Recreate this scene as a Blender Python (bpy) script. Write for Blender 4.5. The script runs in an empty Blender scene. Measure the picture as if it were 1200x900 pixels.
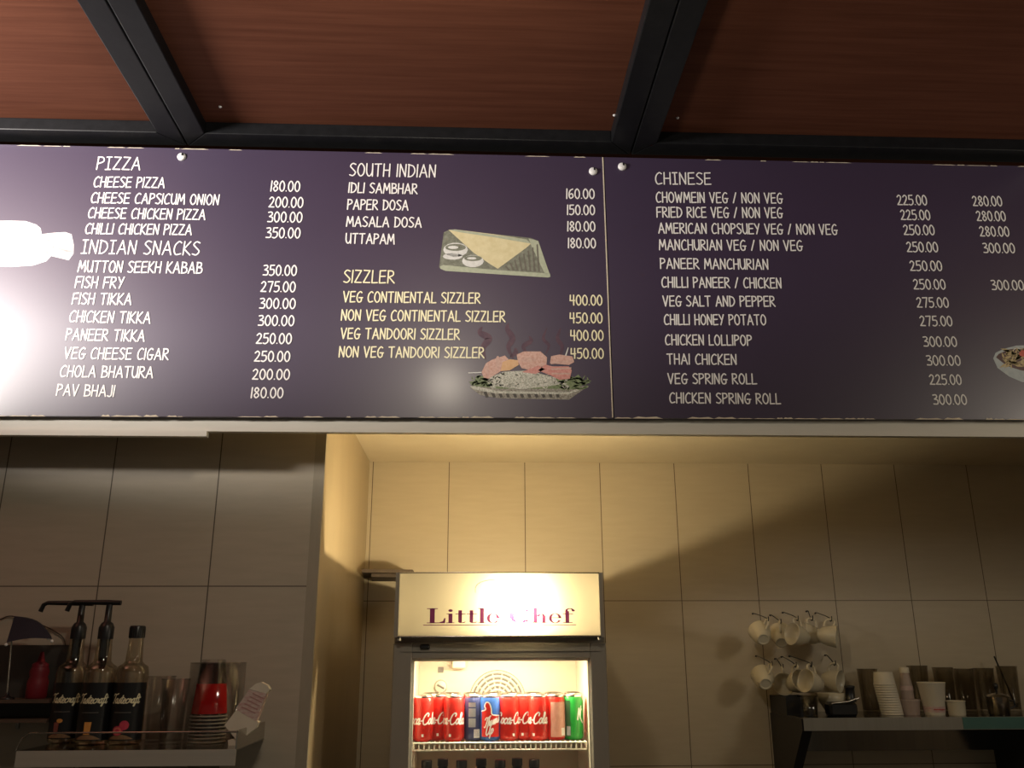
import bpy, math, random
from mathutils import Vector, Matrix
random.seed(7)
S = bpy.context.scene
COL = S.collection
# ------------------------------------------------------------------ camera
EYE = Vector((0, 0, 1.61))
FPX = 1030.0
TH, PS, RO = math.radians(17.1), math.radians(2.5), math.radians(-.2)
FW = Vector((math.sin(PS)*math.cos(TH), math.cos(PS)*math.cos(TH), math.sin(TH)))
R0 = Vector((math.cos(PS), -math.sin(PS), 0)); U0 = R0.cross(FW)
RT = R0*math.cos(RO) + U0*math.sin(RO); UP = -R0*math.sin(RO) + U0*math.cos(RO)
cam = bpy.data.cameras.new('camera'); co = bpy.data.objects.new('camera', cam); COL.objects.link(co)
m = Matrix((RT, UP, -FW)).transposed().to_4x4(); m.translation = EYE
co.matrix_world = m
cam.sensor_width = 36; cam.lens = FPX*36/1200; cam.clip_start = .02
S.camera = co
def ray(x, y): return FW*FPX + RT*(x-600) + UP*(450-y)
def P(x, y, Y):                      # point of the vertical plane at depth Y seen at pixel x, y
    v = ray(x, y); return EYE + v*(Y/v.y)
def XP(x, y, Y): return P(x, y, Y).x
def ZP(y, Y, x=600): return P(x, y, Y).z

# ------------------------------------------------------------------ world, lights, exposure
w = bpy.data.worlds.new('world'); S.world = w; w.use_nodes = True
w.node_tree.nodes['Background'].inputs[0].default_value = (1, .90, .72, 1)
w.node_tree.nodes['Background'].inputs[1].default_value = .065
vs = S.view_settings
vs.view_transform = 'Standard'; vs.look = 'None'; vs.exposure = 0; vs.gamma = 1; vs.use_curve_mapping = False
def lamp(name, loc, power, col, r, kind='POINT'):
    l = bpy.data.lights.new(name, kind); l.energy = power; l.color = col
    if kind == 'POINT': l.shadow_soft_size = r
    o = bpy.data.objects.new(name, l); COL.objects.link(o); o.location = loc
    return o
dl = lamp('dining_spot', (-2.10, 1.12, 2.66), 310, (1, .92, .86), .16, 'SPOT')       # track spot in the dining room, out of frame on the left, aimed up at menu and ceiling
dl.data.shadow_soft_size = .2; dl.data.spot_size = math.radians(98); dl.data.spot_blend = .14
dl.rotation_euler = Vector((.60, .80, .64)).to_track_quat('-Z', 'Y').to_euler()
lamp('pendant_bulb', (-.12, 1.10, 2.67), 16, (1, .89, .71), .06)          # pendant just above the frame
lamp('right_fill_lamp', (2.42, 1.15, 2.42), 18, (1, .90, .73), .2)      # added fill lamp out of frame, no known source; brightens right fascia and ceiling

# ------------------------------------------------------------------ materials
def mat(name, col, rough=.5, metal=0, spec=.5, coat=0, coat_rough=.1, emit=None, noise=None, bump=None):
    M = bpy.data.materials.new(name); M.use_nodes = True
    nt = M.node_tree; b = nt.nodes['Principled BSDF']
    b.inputs['Base Color'].default_value = (*col, 1)
    b.inputs['Roughness'].default_value = rough; b.inputs['Metallic'].default_value = metal
    b.inputs['Specular IOR Level'].default_value = spec
    b.inputs['Coat Weight'].default_value = coat; b.inputs['Coat Roughness'].default_value = coat_rough
    if emit:
        b.inputs['Emission Color'].default_value = (*col, 1); b.inputs['Emission Strength'].default_value = emit
    if noise:                         # (scale xyz, amount, second colour)
        sc, amt, c2 = noise
        tc = nt.nodes.new('ShaderNodeTexCoord'); mp = nt.nodes.new('ShaderNodeMapping')
        mp.inputs['Scale'].default_value = sc
        nz = nt.nodes.new('ShaderNodeTexNoise'); nz.inputs['Scale'].default_value = 1; nz.inputs['Detail'].default_value = 6
        nz.inputs['Roughness'].default_value = .65
        cr = nt.nodes.new('ShaderNodeValToRGB'); e = cr.color_ramp.elements
        e[0].position = .5-amt; e[1].position = .5+amt
        e[0].color = (*col, 1); e[1].color = (*c2, 1)
        L = nt.links.new
        L(tc.outputs['Object'], mp.inputs[0]); L(mp.outputs[0], nz.inputs['Vector']); L(nz.outputs[0], cr.inputs[0])
        L(cr.outputs[0], b.inputs['Base Color'])
        if bump:
            bp = nt.nodes.new('ShaderNodeBump'); bp.inputs['Strength'].default_value = bump; bp.inputs['Distance'].default_value = .002
            L(nz.outputs[0], bp.inputs['Height']); L(bp.outputs[0], b.inputs['Normal'])
    return M
def glassy(name, tint=(1, 1, 1), gloss=.12, rough=.03, absorb=.0):
    M = bpy.data.materials.new(name); M.use_nodes = True; nt = M.node_tree; n = nt.nodes; n.clear()
    out = n.new('ShaderNodeOutputMaterial'); mx = n.new('ShaderNodeMixShader'); tr = n.new('ShaderNodeBsdfTransparent')
    gl = n.new('ShaderNodeBsdfGlossy'); lw = n.new('ShaderNodeLayerWeight'); mm = n.new('ShaderNodeMath'); mm.operation = 'MULTIPLY_ADD'
    lw.inputs['Blend'].default_value = .35
    mm.inputs[1].default_value = .38; mm.inputs[2].default_value = gloss*.4
    tr.inputs[0].default_value = (*tint, 1); gl.inputs['Roughness'].default_value = rough
    gl.inputs[0].default_value = (.8, .8, .8, 1)
    L = nt.links.new
    L(lw.outputs['Fresnel'], mm.inputs[0]); L(mm.outputs[0], mx.inputs[0]); L(tr.outputs[0], mx.inputs[1]); L(gl.outputs[0], mx.inputs[2])
    L(mx.outputs[0], out.inputs[0])
    return M
def translucent(name, col, t=.5):
    M = bpy.data.materials.new(name); M.use_nodes = True; nt = M.node_tree; n = nt.nodes; n.clear()
    out = n.new('ShaderNodeOutputMaterial'); mx = n.new('ShaderNodeMixShader'); tr = n.new('ShaderNodeBsdfTranslucent'); df = n.new('ShaderNodeBsdfDiffuse')
    tr.inputs[0].default_value = (*col, 1); df.inputs[0].default_value = (*col, 1); mx.inputs[0].default_value = t
    L = nt.links.new; L(df.outputs[0], mx.inputs[1]); L(tr.outputs[0], mx.inputs[2]); L(mx.outputs[0], out.inputs[0])
    return M
def tiles(name, col, col2, grout, ox, oz, tw, th, rough=.38):
    # wall tiles on a vertical plane: joints at ox + k*tw (x) and oz + k*th (z)
    M = bpy.data.materials.new(name); M.use_nodes = True; nt = M.node_tree; n = nt.nodes; b = n['Principled BSDF']
    b.inputs['Roughness'].default_value = rough
    L = nt.links.new
    g = n.new('ShaderNodeNewGeometry'); sp = n.new('ShaderNodeSeparateXYZ'); L(g.outputs['Position'], sp.inputs[0])
    def mth(op, a, bv=None, cv=None):
        q = n.new('ShaderNodeMath'); q.operation = op
        for i, v in enumerate((a, bv, cv)):
            if v is None: continue
            if isinstance(v, (int, float)): q.inputs[i].default_value = v
            else: L(v, q.inputs[i])
        return q.outputs[0]
    def joint(s, o, p, hw):
        r = mth('ABSOLUTE', mth('SUBTRACT', mth('FRACT', mth('ADD', mth('DIVIDE', mth('SUBTRACT', s, o), p), 100.5)), .5))
        return mth('LESS_THAN', r, hw/p)
    nz = n.new('ShaderNodeTexNoise'); nz.inputs['Scale'].default_value = 4; nz.inputs['Detail'].default_value = 5
    wob = mth('MULTIPLY', mth('SUBTRACT', nz.outputs[0], .5), .012)
    jx = joint(sp.outputs[0], ox, tw, .0016); jz = joint(sp.outputs[2], oz, th, .0014)
    j = mth('MAXIMUM', jx, jz)
    tc = n.new('ShaderNodeMapping'); tc.inputs['Scale'].default_value = (9, 9, 60); L(g.outputs['Position'], tc.inputs[0])
    n2 = n.new('ShaderNodeTexNoise'); n2.inputs['Scale'].default_value = 1; n2.inputs['Detail'].default_value = 4; L(tc.outputs[0], n2.inputs['Vector'])
    av = mth('MULTIPLY', mth('ADD', nz.outputs[0], n2.outputs[0]), .5)
    cr = n.new('ShaderNodeValToRGB'); e = cr.color_ramp.elements; e[0].position = .30; e[1].position = .72
    e[0].color = (*col, 1); e[1].color = (*col2, 1); L(av, cr.inputs[0])
    mx = n.new('ShaderNodeMix'); mx.data_type = 'RGBA'; L(j, mx.inputs[0]); L(cr.outputs[0], mx.inputs[6]); mx.inputs[7].default_value = (*grout, 1)
    L(mx.outputs[2], b.inputs['Base Color'])
    return M

M = {}
M['tile_back'] = tiles('cream_wall_tile', (.50, .42, .30), (.56, .48, .35), (.12, .085, .05), .513, 1.61+.2, .308, .6)
M['tile_left'] = tiles('grey_wall_tile', (.42, .37, .29), (.50, .44, .35), (.10, .08, .06), -.721, 1.61+.18, .294, .6, .62)
M['plaster'] = mat('cream_plaster', (.60, .51, .36), .8, noise=((5, 5, 5), .2, (.66, .57, .41)), bump=.3)
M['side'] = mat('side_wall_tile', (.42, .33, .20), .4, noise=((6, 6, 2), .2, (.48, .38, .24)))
M['beam'] = mat('painted_beam', (.64, .61, .53), .6, noise=((9, 9, 60), .2, (.70, .66, .58)))
M['edge'] = mat('edge_trim_grey', (.33, .29, .22), .5, noise=((20, 20, 4), .2, (.40, .35, .27)))
M['wood'] = mat('brown_plywood', (.088, .031, .018), .6, noise=((2.5, 60, 60), .24, (.142, .053, .031)), spec=.06)
M['frame'] = mat('black_painted_steel', (.006, .0065, .0075), .42, spec=.22, noise=((40, 40, 40), .2, (.010, .0105, .012)), bump=.1)
M['board'] = mat('aubergine_print', (.036, .022, .054), .45, noise=((2, 2, 2), .25, (.042, .026, .062)), spec=1, coat=.2, coat_rough=.2)
M['board_edge'] = mat('foam_board_edge', (.75, .66, .5), .7, noise=((30, 30, 30), .2, (.55, .48, .38)))
M['ink_white'] = mat('white_ink', (.84, .82, .80), .42, noise=((80, 80, 80), .3, (.9, .88, .86)))
M['ink_cream'] = mat('cream_ink', (.86, .80, .52), .45, noise=((80, 80, 80), .3, (.9, .84, .58)))
M['screw'] = mat('white_screw_cap', (.8, .8, .8), .35, noise=((80, 80, 80), .3, (.7, .7, .7)))
M['dark'] = mat('black_plastic', (.008, .008, .009), .35, noise=((50, 50, 50), .3, (.012, .012, .013)))
M['steel'] = mat('brushed_steel', (.46, .43, .38), .24, 1, noise=((3, 3, 200), .3, (.58, .54, .48)))
M['steel_dull'] = mat('dull_steel', (.25, .235, .20), .45, .5, noise=((60, 3, 3), .3, (.31, .29, .25)))
M['steel_fold'] = mat('satin_steel', (.58, .54, .47), .42, .55, noise=((3, 3, 120), .3, (.66, .62, .54)))
M['steel_dark'] = mat('dark_polished_steel', (.17, .16, .145), .16, 1, noise=((60, 3, 3), .3, (.23, .215, .19)))
M['fridge'] = mat('grey_enamel', (.30, .275, .23), .35, noise=((20, 20, 3), .2, (.34, .31, .26)))
M['fridge_in'] = mat('white_liner', (.64, .58, .46), .4, noise=((8, 8, 8), .2, (.68, .62, .50)))
M['wire'] = mat('white_coated_wire', (.80, .76, .66), .35, noise=((90, 90, 90), .3, (.74, .70, .60)))
M['grey_mark'] = mat('grey_print', (.16, .15, .13), .5, noise=((200, 200, 200), .3, (.22, .2, .18)))
M['sign'] = translucent('backlit_acrylic', (.60, .555, .43), .45)
M['sign_ink'] = translucent('purple_sign_film', (.25, .06, .21), .45)
M['glass'] = glassy('door_glass', (.97, .97, .96), .1, .02)
M['clear'] = glassy('clear_plastic', (.985, .98, .97), .08, .1)
M['bottle_glass'] = glassy('bottle_glass', (.86, .81, .70), .2, .05)
M['dark_glass'] = glassy('smoky_glass', (.84, .81, .76), .14, .08)
M['alu'] = mat('can_aluminium', (.72, .70, .66), .22, 1, noise=((90, 90, 4), .3, (.8, .78, .74)))
M['red'] = mat('cola_red', (.62, .018, .010), .3, noise=((10, 10, 10), .3, (.56, .015, .008)), spec=.6)
M['blue'] = mat('can_blue', (.035, .12, .42), .3, noise=((10, 10, 10), .3, (.03, .10, .36)))
M['navy'] = mat('can_navy', (.05, .06, .17), .3, noise=((10, 10, 10), .3, (.04, .05, .14)))
M['green'] = mat('can_green', (.02, .36, .05), .3, noise=((10, 10, 10), .3, (.018, .30, .04)))
M['dkgreen'] = mat('can_dark_green', (.03, .10, .04), .35, noise=((10, 10, 10), .3, (.04, .12, .05)))
M['pale'] = mat('pale_pink_print', (.72, .42, .34), .4, noise=((200, 200, 60), .2, (.62, .25, .20)))
M['silver_print'] = mat('silver_grey_print', (.30, .32, .36), .35, noise=((60, 60, 30), .25, (.42, .43, .45)))
M['cola'] = mat('dark_cola_bottle', (.010, .007, .006), .12, noise=((10, 10, 10), .3, (.014, .009, .007)))
M['china'] = mat('white_china', (.70, .63, .47), .25, noise=((10, 10, 10), .3, (.74, .67, .51)))
M['paper'] = mat('white_paper', (.66, .60, .48), .7, noise=((20, 20, 20), .3, (.72, .66, .54)))
M['paper_dim'] = mat('pale_pinkish_plastic', (.36, .27, .23), .5, noise=((60, 60, 12), .3, (.46, .36, .30)))
M['redprint'] = mat('red_print', (.55, .07, .05), .6, noise=((60, 60, 60), .3, (.45, .05, .04)))
M['cup_red'] = translucent('red_cup_print', (.75, .02, .02), .4)
M['pinkprint'] = mat('faded_pink_print', (.55, .33, .31), .7, noise=((60, 60, 200), .12, (.62, .52, .46)))
M['pinkdark'] = mat('dull_pink_print', (.42, .22, .20), .7, noise=((60, 60, 60), .3, (.5, .3, .28)))
M['label'] = mat('black_label', (.006, .006, .007), .4, noise=((60, 60, 60), .3, (.009, .009, .010)))
M['label_wood'] = mat('label_tan_print', (.30, .18, .09), .5, noise=((150, 30, 30), .25, (.20, .11, .05)))
M['orange'] = mat('orange_print', (.70, .26, .04), .5, noise=((120, 120, 120), .25, (.78, .42, .12)))
M['pinkfruit'] = mat('pink_fruit_print', (.62, .06, .09), .5, noise=((90, 90, 90), .25, (.5, .04, .1)))
M['pinkflesh'] = mat('fruit_flesh_print', (.75, .25, .18), .5, noise=((120, 120, 120), .25, (.62, .12, .1)))
M['brownprint'] = mat('brown_drink_print', (.20, .05, .04), .5, noise=((120, 120, 120), .25, (.28, .09, .07)))
M['umb'] = mat('navy_cloth', (.010, .013, .028), .7, noise=((60, 60, 60), .3, (.013, .016, .034)))
M['redplastic'] = mat('red_squeeze_plastic', (.22, .010, .022), .5, noise=((20, 20, 20), .3, (.19, .008, .018)))
M['rack'] = mat('dark_brown_board', (.085, .055, .038), .5, noise=((8, 60, 60), .25, (.12, .08, .055)))
M['cable'] = mat('brown_cable', (.05, .03, .02), .6, noise=((20, 20, 20), .3, (.06, .036, .024)))
M['teal'] = mat('teal_reflection', (.05, .13, .115), .35, noise=((30, 30, 30), .3, (.065, .16, .14)))
M['floor'] = tiles('floor_tile', (.20, .18, .15), (.24, .21, .18), (.08, .07, .06), 0, 0, .6, .6)
M['wallpaint'] = mat('beige_paint', (.35, .29, .21), .8, noise=((4, 4, 4), .25, (.39, .33, .24)))
M['brown_plank'] = mat('dark_cardboard', (.065, .042, .026), .7, noise=((10, 60, 60), .3, (.09, .06, .038)))

# ------------------------------------------------------------------ mesh helpers
class MB:
    def __init__(s): s.v = []; s.f = []; s.sm = []
    def add(s, vs, fs, smooth=False):
        b = len(s.v); s.v += [Vector(q) for q in vs]; s.f += [tuple(i+b for i in f) for f in fs]; s.sm += [smooth]*len(fs); return s
    def box(s, x0, x1, y0, y1, z0, z1, bev=0):
        if not bev:
            vs = [(x, y, z) for z in (z0, z1) for y in (y0, y1) for x in (x0, x1)]
            return s.add(vs, [(0, 2, 3, 1), (4, 5, 7, 6), (0, 1, 5, 4), (2, 6, 7, 3), (0, 4, 6, 2), (1, 3, 7, 5)])
        # chamfered box: an octagon section swept along the longest axis with tapered ends
        e = [x1-x0, y1-y0, z1-z0]; ax = e.index(max(e)); o = [i for i in range(3) if i != ax]
        lo = (x0, y0, z0); hi = (x1, y1, z1)
        def sect(ins):
            a0, a1, b0, b1 = lo[o[0]]+ins, hi[o[0]]-ins, lo[o[1]]+ins, hi[o[1]]-ins
            c = bev if not ins else bev*.5
            return [(a0+c, b0), (a1-c, b0), (a1, b0+c), (a1, b1-c), (a1-c, b1), (a0+c, b1), (a0, b1-c), (a0, b0+c)]
        rings = [(lo[ax], bev), (lo[ax]+bev, 0), (hi[ax]-bev, 0), (hi[ax], bev)]
        vs = []
        for t, ins in rings:
            for a, b in sect(ins):
                q = [0, 0, 0]; q[ax] = t; q[o[0]] = a; q[o[1]] = b; vs.append(q)
        fs = [tuple(range(7, -1, -1)), tuple(range(24, 32))]
        for r in range(3):
            for k in range(8): fs.append((r*8+k, r*8+(k+1) % 8, (r+1)*8+(k+1) % 8, (r+1)*8+k))
        if ax == 1: fs = [tuple(reversed(f)) for f in fs]
        return s.add(vs, fs)
    def lathe(s, prof, mtx=None, n=28, cap0=True, cap1=True, a0=0, a1=2*math.pi, smooth=True):
        mtx = mtx or Matrix(); full = abs(a1-a0-2*math.pi) < 1e-6; vs = []; fs = []; c = n if full else n+1
        for r, z in prof:
            for k in range(c):
                a = a0+(a1-a0)*k/n; vs.append(mtx @ Vector((r*math.cos(a), r*math.sin(a), z)))
        for i in range(len(prof)-1):
            for k in range(n):
                k2 = (k+1) % c; fs.append((i*c+k, i*c+k2, (i+1)*c+k2, (i+1)*c+k))
        s.add(vs, fs, smooth)
        if full:
            if cap0 and prof[0][0] > 1e-5: s.add(vs[:c], [tuple(range(c-1, -1, -1))])
            if cap1 and prof[-1][0] > 1e-5: s.add(vs[-c:], [tuple(range(c))])
        return s
    def tube(s, pts, r, n=8, closed=False):
        pts = [Vector(p) for p in pts]; N = len(pts); vs = []; fs = []; prev = None
        for i, p in enumerate(pts):
            a = pts[i-1] if (i or closed) else p; b = pts[(i+1) % N] if (i < N-1 or closed) else p
            t = (b-a).normalized()
            if prev is None:
                u = t.orthogonal().normalized()
            else:
                u = (prev - t*prev.dot(t)).normalized()
            prev = u; v = t.cross(u); rr = r[i] if isinstance(r, (list, tuple)) else r
            for k in range(n):
                an = 2*math.pi*k/n; vs.append(p + (u*math.cos(an)+v*math.sin(an))*rr)
        for i in range(N if closed else N-1):
            j = (i+1) % N
            for k in range(n): fs.append((i*n+k, i*n+(k+1) % n, j*n+(k+1) % n, j*n+k))
        s.add(vs, fs, True)
        if not closed: s.add(vs[:n], [tuple(range(n-1, -1, -1))]); s.add(vs[-n:], [tuple(range(n))])
        return s
    def prism(s, pts, d):           # polygon of 3-D points extruded by vector d
        n = len(pts); d = Vector(d); pts = [Vector(p) for p in pts]
        s.add(pts+[p+d for p in pts], [tuple(range(n)), tuple(range(2*n-1, n-1, -1))]+[(i, i+n, (i+1) % n+n, (i+1) % n) for i in range(n)])
        return s
    def build(s, name, material, parent=None, recalc=True):
        me = bpy.data.meshes.new(name); me.from_pydata([tuple(v) for v in s.v], [], s.f)
        if recalc:
            import bmesh
            b = bmesh.new(); b.from_mesh(me); bmesh.ops.recalc_face_normals(b, faces=b.faces); b.to_mesh(me); b.free()
        me.polygons.foreach_set('use_smooth', s.sm)
        me.materials.append(material)
        o = bpy.data.objects.new(name, me); COL.objects.link(o)
        if parent:
            o.parent = parent
            if parent.get('_abs'): pass
            o.matrix_parent_inverse = Matrix.Translation(parent_world(parent)).inverted() if s_abs(parent) else Matrix()
        return o
def parent_world(p):
    v = Vector((0, 0, 0))
    while p: v = v+p.location; p = p.parent
    return v
ABS = set()
def s_abs(p): return p.name in ABS
def thing(name, label, cat, loc=(0, 0, 0), group=None, world=False):
    # an Empty at the thing's base; world=True: the parts are modelled in room coordinates
    o = bpy.data.objects.new(name, None); COL.objects.link(o); o.location = loc; o.empty_display_size = .05
    tag(o, label, cat, group)
    if world: ABS.add(o.name)
    return o
def tag(o, label, cat, group=None):
    o['label'] = label; o['category'] = cat
    if group: o['group'] = group
    return o
def struct(o): o['kind'] = 'structure'; return o
def copy_tree(o, parent=None):
    c = o.copy(); COL.objects.link(c)
    if parent: c.parent = parent; c.matrix_parent_inverse = o.matrix_parent_inverse
    for ch in list(o.children): copy_tree(ch, c)
    return c
def catmull(pts, closed=False, k=5):
    n = len(pts); out = []
    for i in range(n if closed else n-1):
        g = lambda j: pts[j % n] if closed else pts[min(max(j, 0), n-1)]
        p0, p1, p2, p3 = g(i-1), g(i), g(i+1), g(i+2)
        for q in range(k):
            t = q/k
            out.append(tuple(.5*(2*b+(c-a)*t+(2*a-5*b+4*c-d)*t*t+(3*b-a-3*c+d)*t**3) for a, b, c, d in zip(p0, p1, p2, p3)))
    out.append(tuple(pts[0] if closed else pts[-1]))
    return out

# ------------------------------------------------------------------ hand-drawn capitals (strokes in a unit cell; 's' smooth, 'o' closed loop)
G = {
'A': (.55, [[(0, 0), (.28, 1), (.55, 0)], [(.1, .35), (.47, .35)]]),
'B': (.46, [[(.03, 0), (.03, 1)], ['s', (0, .99), (.35, .93), (.36, .65), (.04, .53)], ['s', (.04, .53), (.44, .45), (.42, .08), (0, 0)]]),
'C': (.46, [['s', (.46, .9), (.3, 1), (.08, .75), (.02, .35), (.15, .02), (.46, .08)]]),
'D': (.5, [[(.03, 0), (.05, 1)], ['s', (0, .99), (.38, .85), (.5, .45), (.3, .08), (0, 0)]]),
'E': (.44, [[(.44, 1), (.03, .98), (0, 0), (.44, .02)], [(.02, .52), (.4, .54)]]),
'F': (.42, [[(.44, 1), (.03, .97), (0, 0)], [(.02, .5), (.38, .52)]]),
'G': (.5, [['s', (.46, .9), (.3, 1), (.08, .75), (.02, .35), (.15, .02), (.4, .06), (.45, .4)], [(.22, .42), (.54, .42)]]),
'H': (.46, [[(.03, 1), (0, 0)], [(.46, 1), (.44, 0)], [(.02, .5), (.45, .5)]]),
'I': (.04, [[(.04, 1), (0, 0)]]),
'1': (.04, [[(.04, 1), (0, 0)]]),
'J': (.32, [['s', (.32, 1), (.32, .2), (.2, 0), (.0, .06)]]),
'K': (.44, [[(.03, 1), (0, 0)], [(.42, 1), (.03, .45), (.45, 0)]]),
'L': (.38, [[(.03, 1), (0, 0), (.4, .02)]]),
'M': (.62, [[(0, 0), (.08, 1), (.31, .3), (.54, 1), (.62, 0)]]),
'N': (.46, [[(0, 0), (.03, 1), (.42, .02), (.46, 1)]]),
'O': (.5, [['o', (.25, 1), (.05, .75), (.02, .3), (.22, 0), (.45, .2), (.48, .7)]]),
'0': (.44, [['o', (.22, 1), (.04, .75), (.02, .3), (.2, 0), (.4, .2), (.42, .7)]]),
'P': (.42, [[(.03, 1), (0, 0)], ['s', (0, .98), (.34, .95), (.40, .65), (.04, .45)]]),
'R': (.46, [[(.03, 1), (0, 0)], ['s', (0, .98), (.34, .95), (.38, .65), (.04, .47)], [(.1, .46), (.47, 0)]]),
'S': (.42, [['s', (.42, .92), (.2, 1), (.03, .78), (.22, .54), (.42, .28), (.25, .02), (0, .08)]]),
'T': (.5, [[(0, .98), (.5, 1)], [(.26, .98), (.24, 0)]]),
'U': (.44, [['s', (0, 1), (.01, .3), (.2, 0), (.42, .3), (.44, 1)], [(.44, 1), (.45, 0)]]),
'V': (.48, [[(0, 1), (.22, 0), (.48, 1)]]),
'W': (.66, [[(0, 1), (.15, 0), (.33, .75), (.48, 0), (.66, 1)]]),
'Y': (.46, [[(0, 1), (.24, .5)], [(.46, 1), (.14, 0)]]),
'Z': (.46, [[(.02, 1), (.45, .98), (0, .03), (.47, .02)]]),
'2': (.42, [['s', (.02, .82), (.2, 1), (.38, .8), (.26, .42), (0, .03)], [(0, .03), (.44, .02)]]),
'3': (.40, [['s', (.02, .95), (.28, .98), (.36, .76), (.12, .54)], ['s', (.12, .54), (.40, .42), (.36, .06), (0, .04)]]),
'4': (.44, [[(.05, 1), (.02, .45), (.44, .46)], [(.36, 1), (.35, 0)]]),
'5': (.42, [[(.40, 1), (.06, .98), (.04, .58)], ['s', (.04, .58), (.36, .56), (.40, .2), (.2, 0), (0, .05)]]),
'6': (.42, [['s', (.38, .98), (.12, .8), (.02, .35), (.15, .02), (.40, .2), (.3, .5), (.04, .38)]]),
'7': (.42, [[(0, .98), (.42, 1), (.20, 0)]]),
'8': (.42, [['o', (.22, .52), (.05, .75), (.2, 1), (.38, .78), (.22, .52), (.03, .25), (.2, 0), (.41, .25)]]),
'.': (.03, [[(.015, .03)]]),
'/': (.32, [[(0, 0), (.32, 1)]]),
' ': (.22, []),
}
def strokes_of(text, gap=.17, serif_i=False, glyphs=G):
    x = 0; out = []
    for ch in text:
        wd, st = glyphs[ch]
        if ch == 'I' and serif_i:
            wd = .34; st = [[(.17, 1), (.17, 0)], [(0, .99), (.34, 1)], [(0, .0), (.34, .01)]]
        for k in st:
            if k[0] == 's': q = catmull(k[1:], False, 5)
            elif k[0] == 'o': q = catmull(k[1:], True, 5)
            else: q = k
            out.append([(x+a, b) for a, b in q])
        x += wd+gap
    return out, x-gap
def ribbon(mb, st, fn, hw, caps=10, nrm=None):
    # st: strokes of 2-D points in metres on the surface, fn maps (u, v) to a 3-D point; mitred strips with round ends
    cnt = [0]
    if nrm is None: nrm = Vector((0, -1, 0))
    base = fn
    def fn(u, v):
        p = base(u, v); d = Vector((p.x, p.y, 0)).normalized() if nrm == 'r' else nrm
        return p + d*(cnt[0] % 12)*2.5e-5
    def disc(c, k0):
        cnt[0] += 1
        mb.add([fn(c[0]+hw*math.cos(2*math.pi*k/caps), c[1]+hw*math.sin(2*math.pi*k/caps)) for k in range(caps)], [tuple(range(caps))])
    def strip(q):
        cnt[0] += 1
        L_, R_ = [], []
        for i, p in enumerate(q):
            a, b = q[max(i-1, 0)], q[min(i+1, len(q)-1)]
            l = math.dist(a, b) or 1; nx, ny = -(b[1]-a[1])/l*hw, (b[0]-a[0])/l*hw
            L_.append(fn(p[0]+nx, p[1]+ny)); R_.append(fn(p[0]-nx, p[1]-ny))
        n = len(q); mb.add(L_+R_, [(n+i, n+i+1, i+1, i) for i in range(n-1)])
    for q in st:
        q = [p for i, p in enumerate(q) if i == 0 or math.dist(p, q[i-1]) > 1e-6]
        if len(q) < 2: disc(q[0], 0); continue
        run = [q[0]]
        for i in range(1, len(q)):
            run.append(q[i])
            if i < len(q)-1:
                a, b, c = q[i-1], q[i], q[i+1]
                cs = ((b[0]-a[0])*(c[0]-b[0])+(b[1]-a[1])*(c[1]-b[1]))/(math.dist(a, b)*math.dist(b, c))
                if cs < .6: strip(run); run = [q[i]]; disc(q[i], 1)
        strip(run); disc(q[0], 0); disc(q[-1], 0)

# ------------------------------------------------------------------ room
YB, YL, YH, YM = 3.53, 2.48, 2.30, 2.28         # back wall, counter wall, header face, menu face
CEIL = 1.61+1.43
ZU = 1.61+.611                                   # underside of the header
ZA = 1.61+.751                                   # ceiling of the alcove
XS = -.426                                       # alcove side wall
XR, XW = 2.9, -2.9
struct(MB().box(XW, XR, -1.2, YB, -.05, 0).build('floor', M['floor']))
struct(MB().box(XS-.02, XR, YB, YB+.1, 0, ZA+.02).build('wall_back', M['tile_back']))
struct(MB().box(XW, XS-.030, YL, YL+.1, 0, ZA).build('wall_left', M['tile_left']))
struct(MB().box(XS-.030, XS, YL, YL+.012, 0, ZA).build('trim_1', M['edge']))
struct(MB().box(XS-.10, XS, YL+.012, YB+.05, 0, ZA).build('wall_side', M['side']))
struct(MB().box(XW-.1, XW, -1.2, YL+.1, 0, CEIL).build('wall_far_left', M['wallpaint']))
struct(MB().box(XR, XR+.1, -1.2, YB+.1, 0, CEIL).build('wall_right', M['wallpaint']))
struct(MB().box(XW, XR, YH, YH+.02, 1.61+.569, CEIL-.02).build('trim_2', M['beam']))
struct(MB().box(XW, XR, YH+.02, YB+.05, ZA, ZA+.05).build('ceiling_alcove', M['plaster']))
xt = P(243, 508, YH).x
struct(MB().box(XW, xt, YH-.006, YH+.014, ZP(511, YH, 100), 1.61+.569).build('trim_3', M['beam']))
# boards of the dining ceiling
struct(MB().box(XW, XR, -1.2, YL, CEIL+.040, CEIL+.052).build('ceiling', M['wood']))
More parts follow.
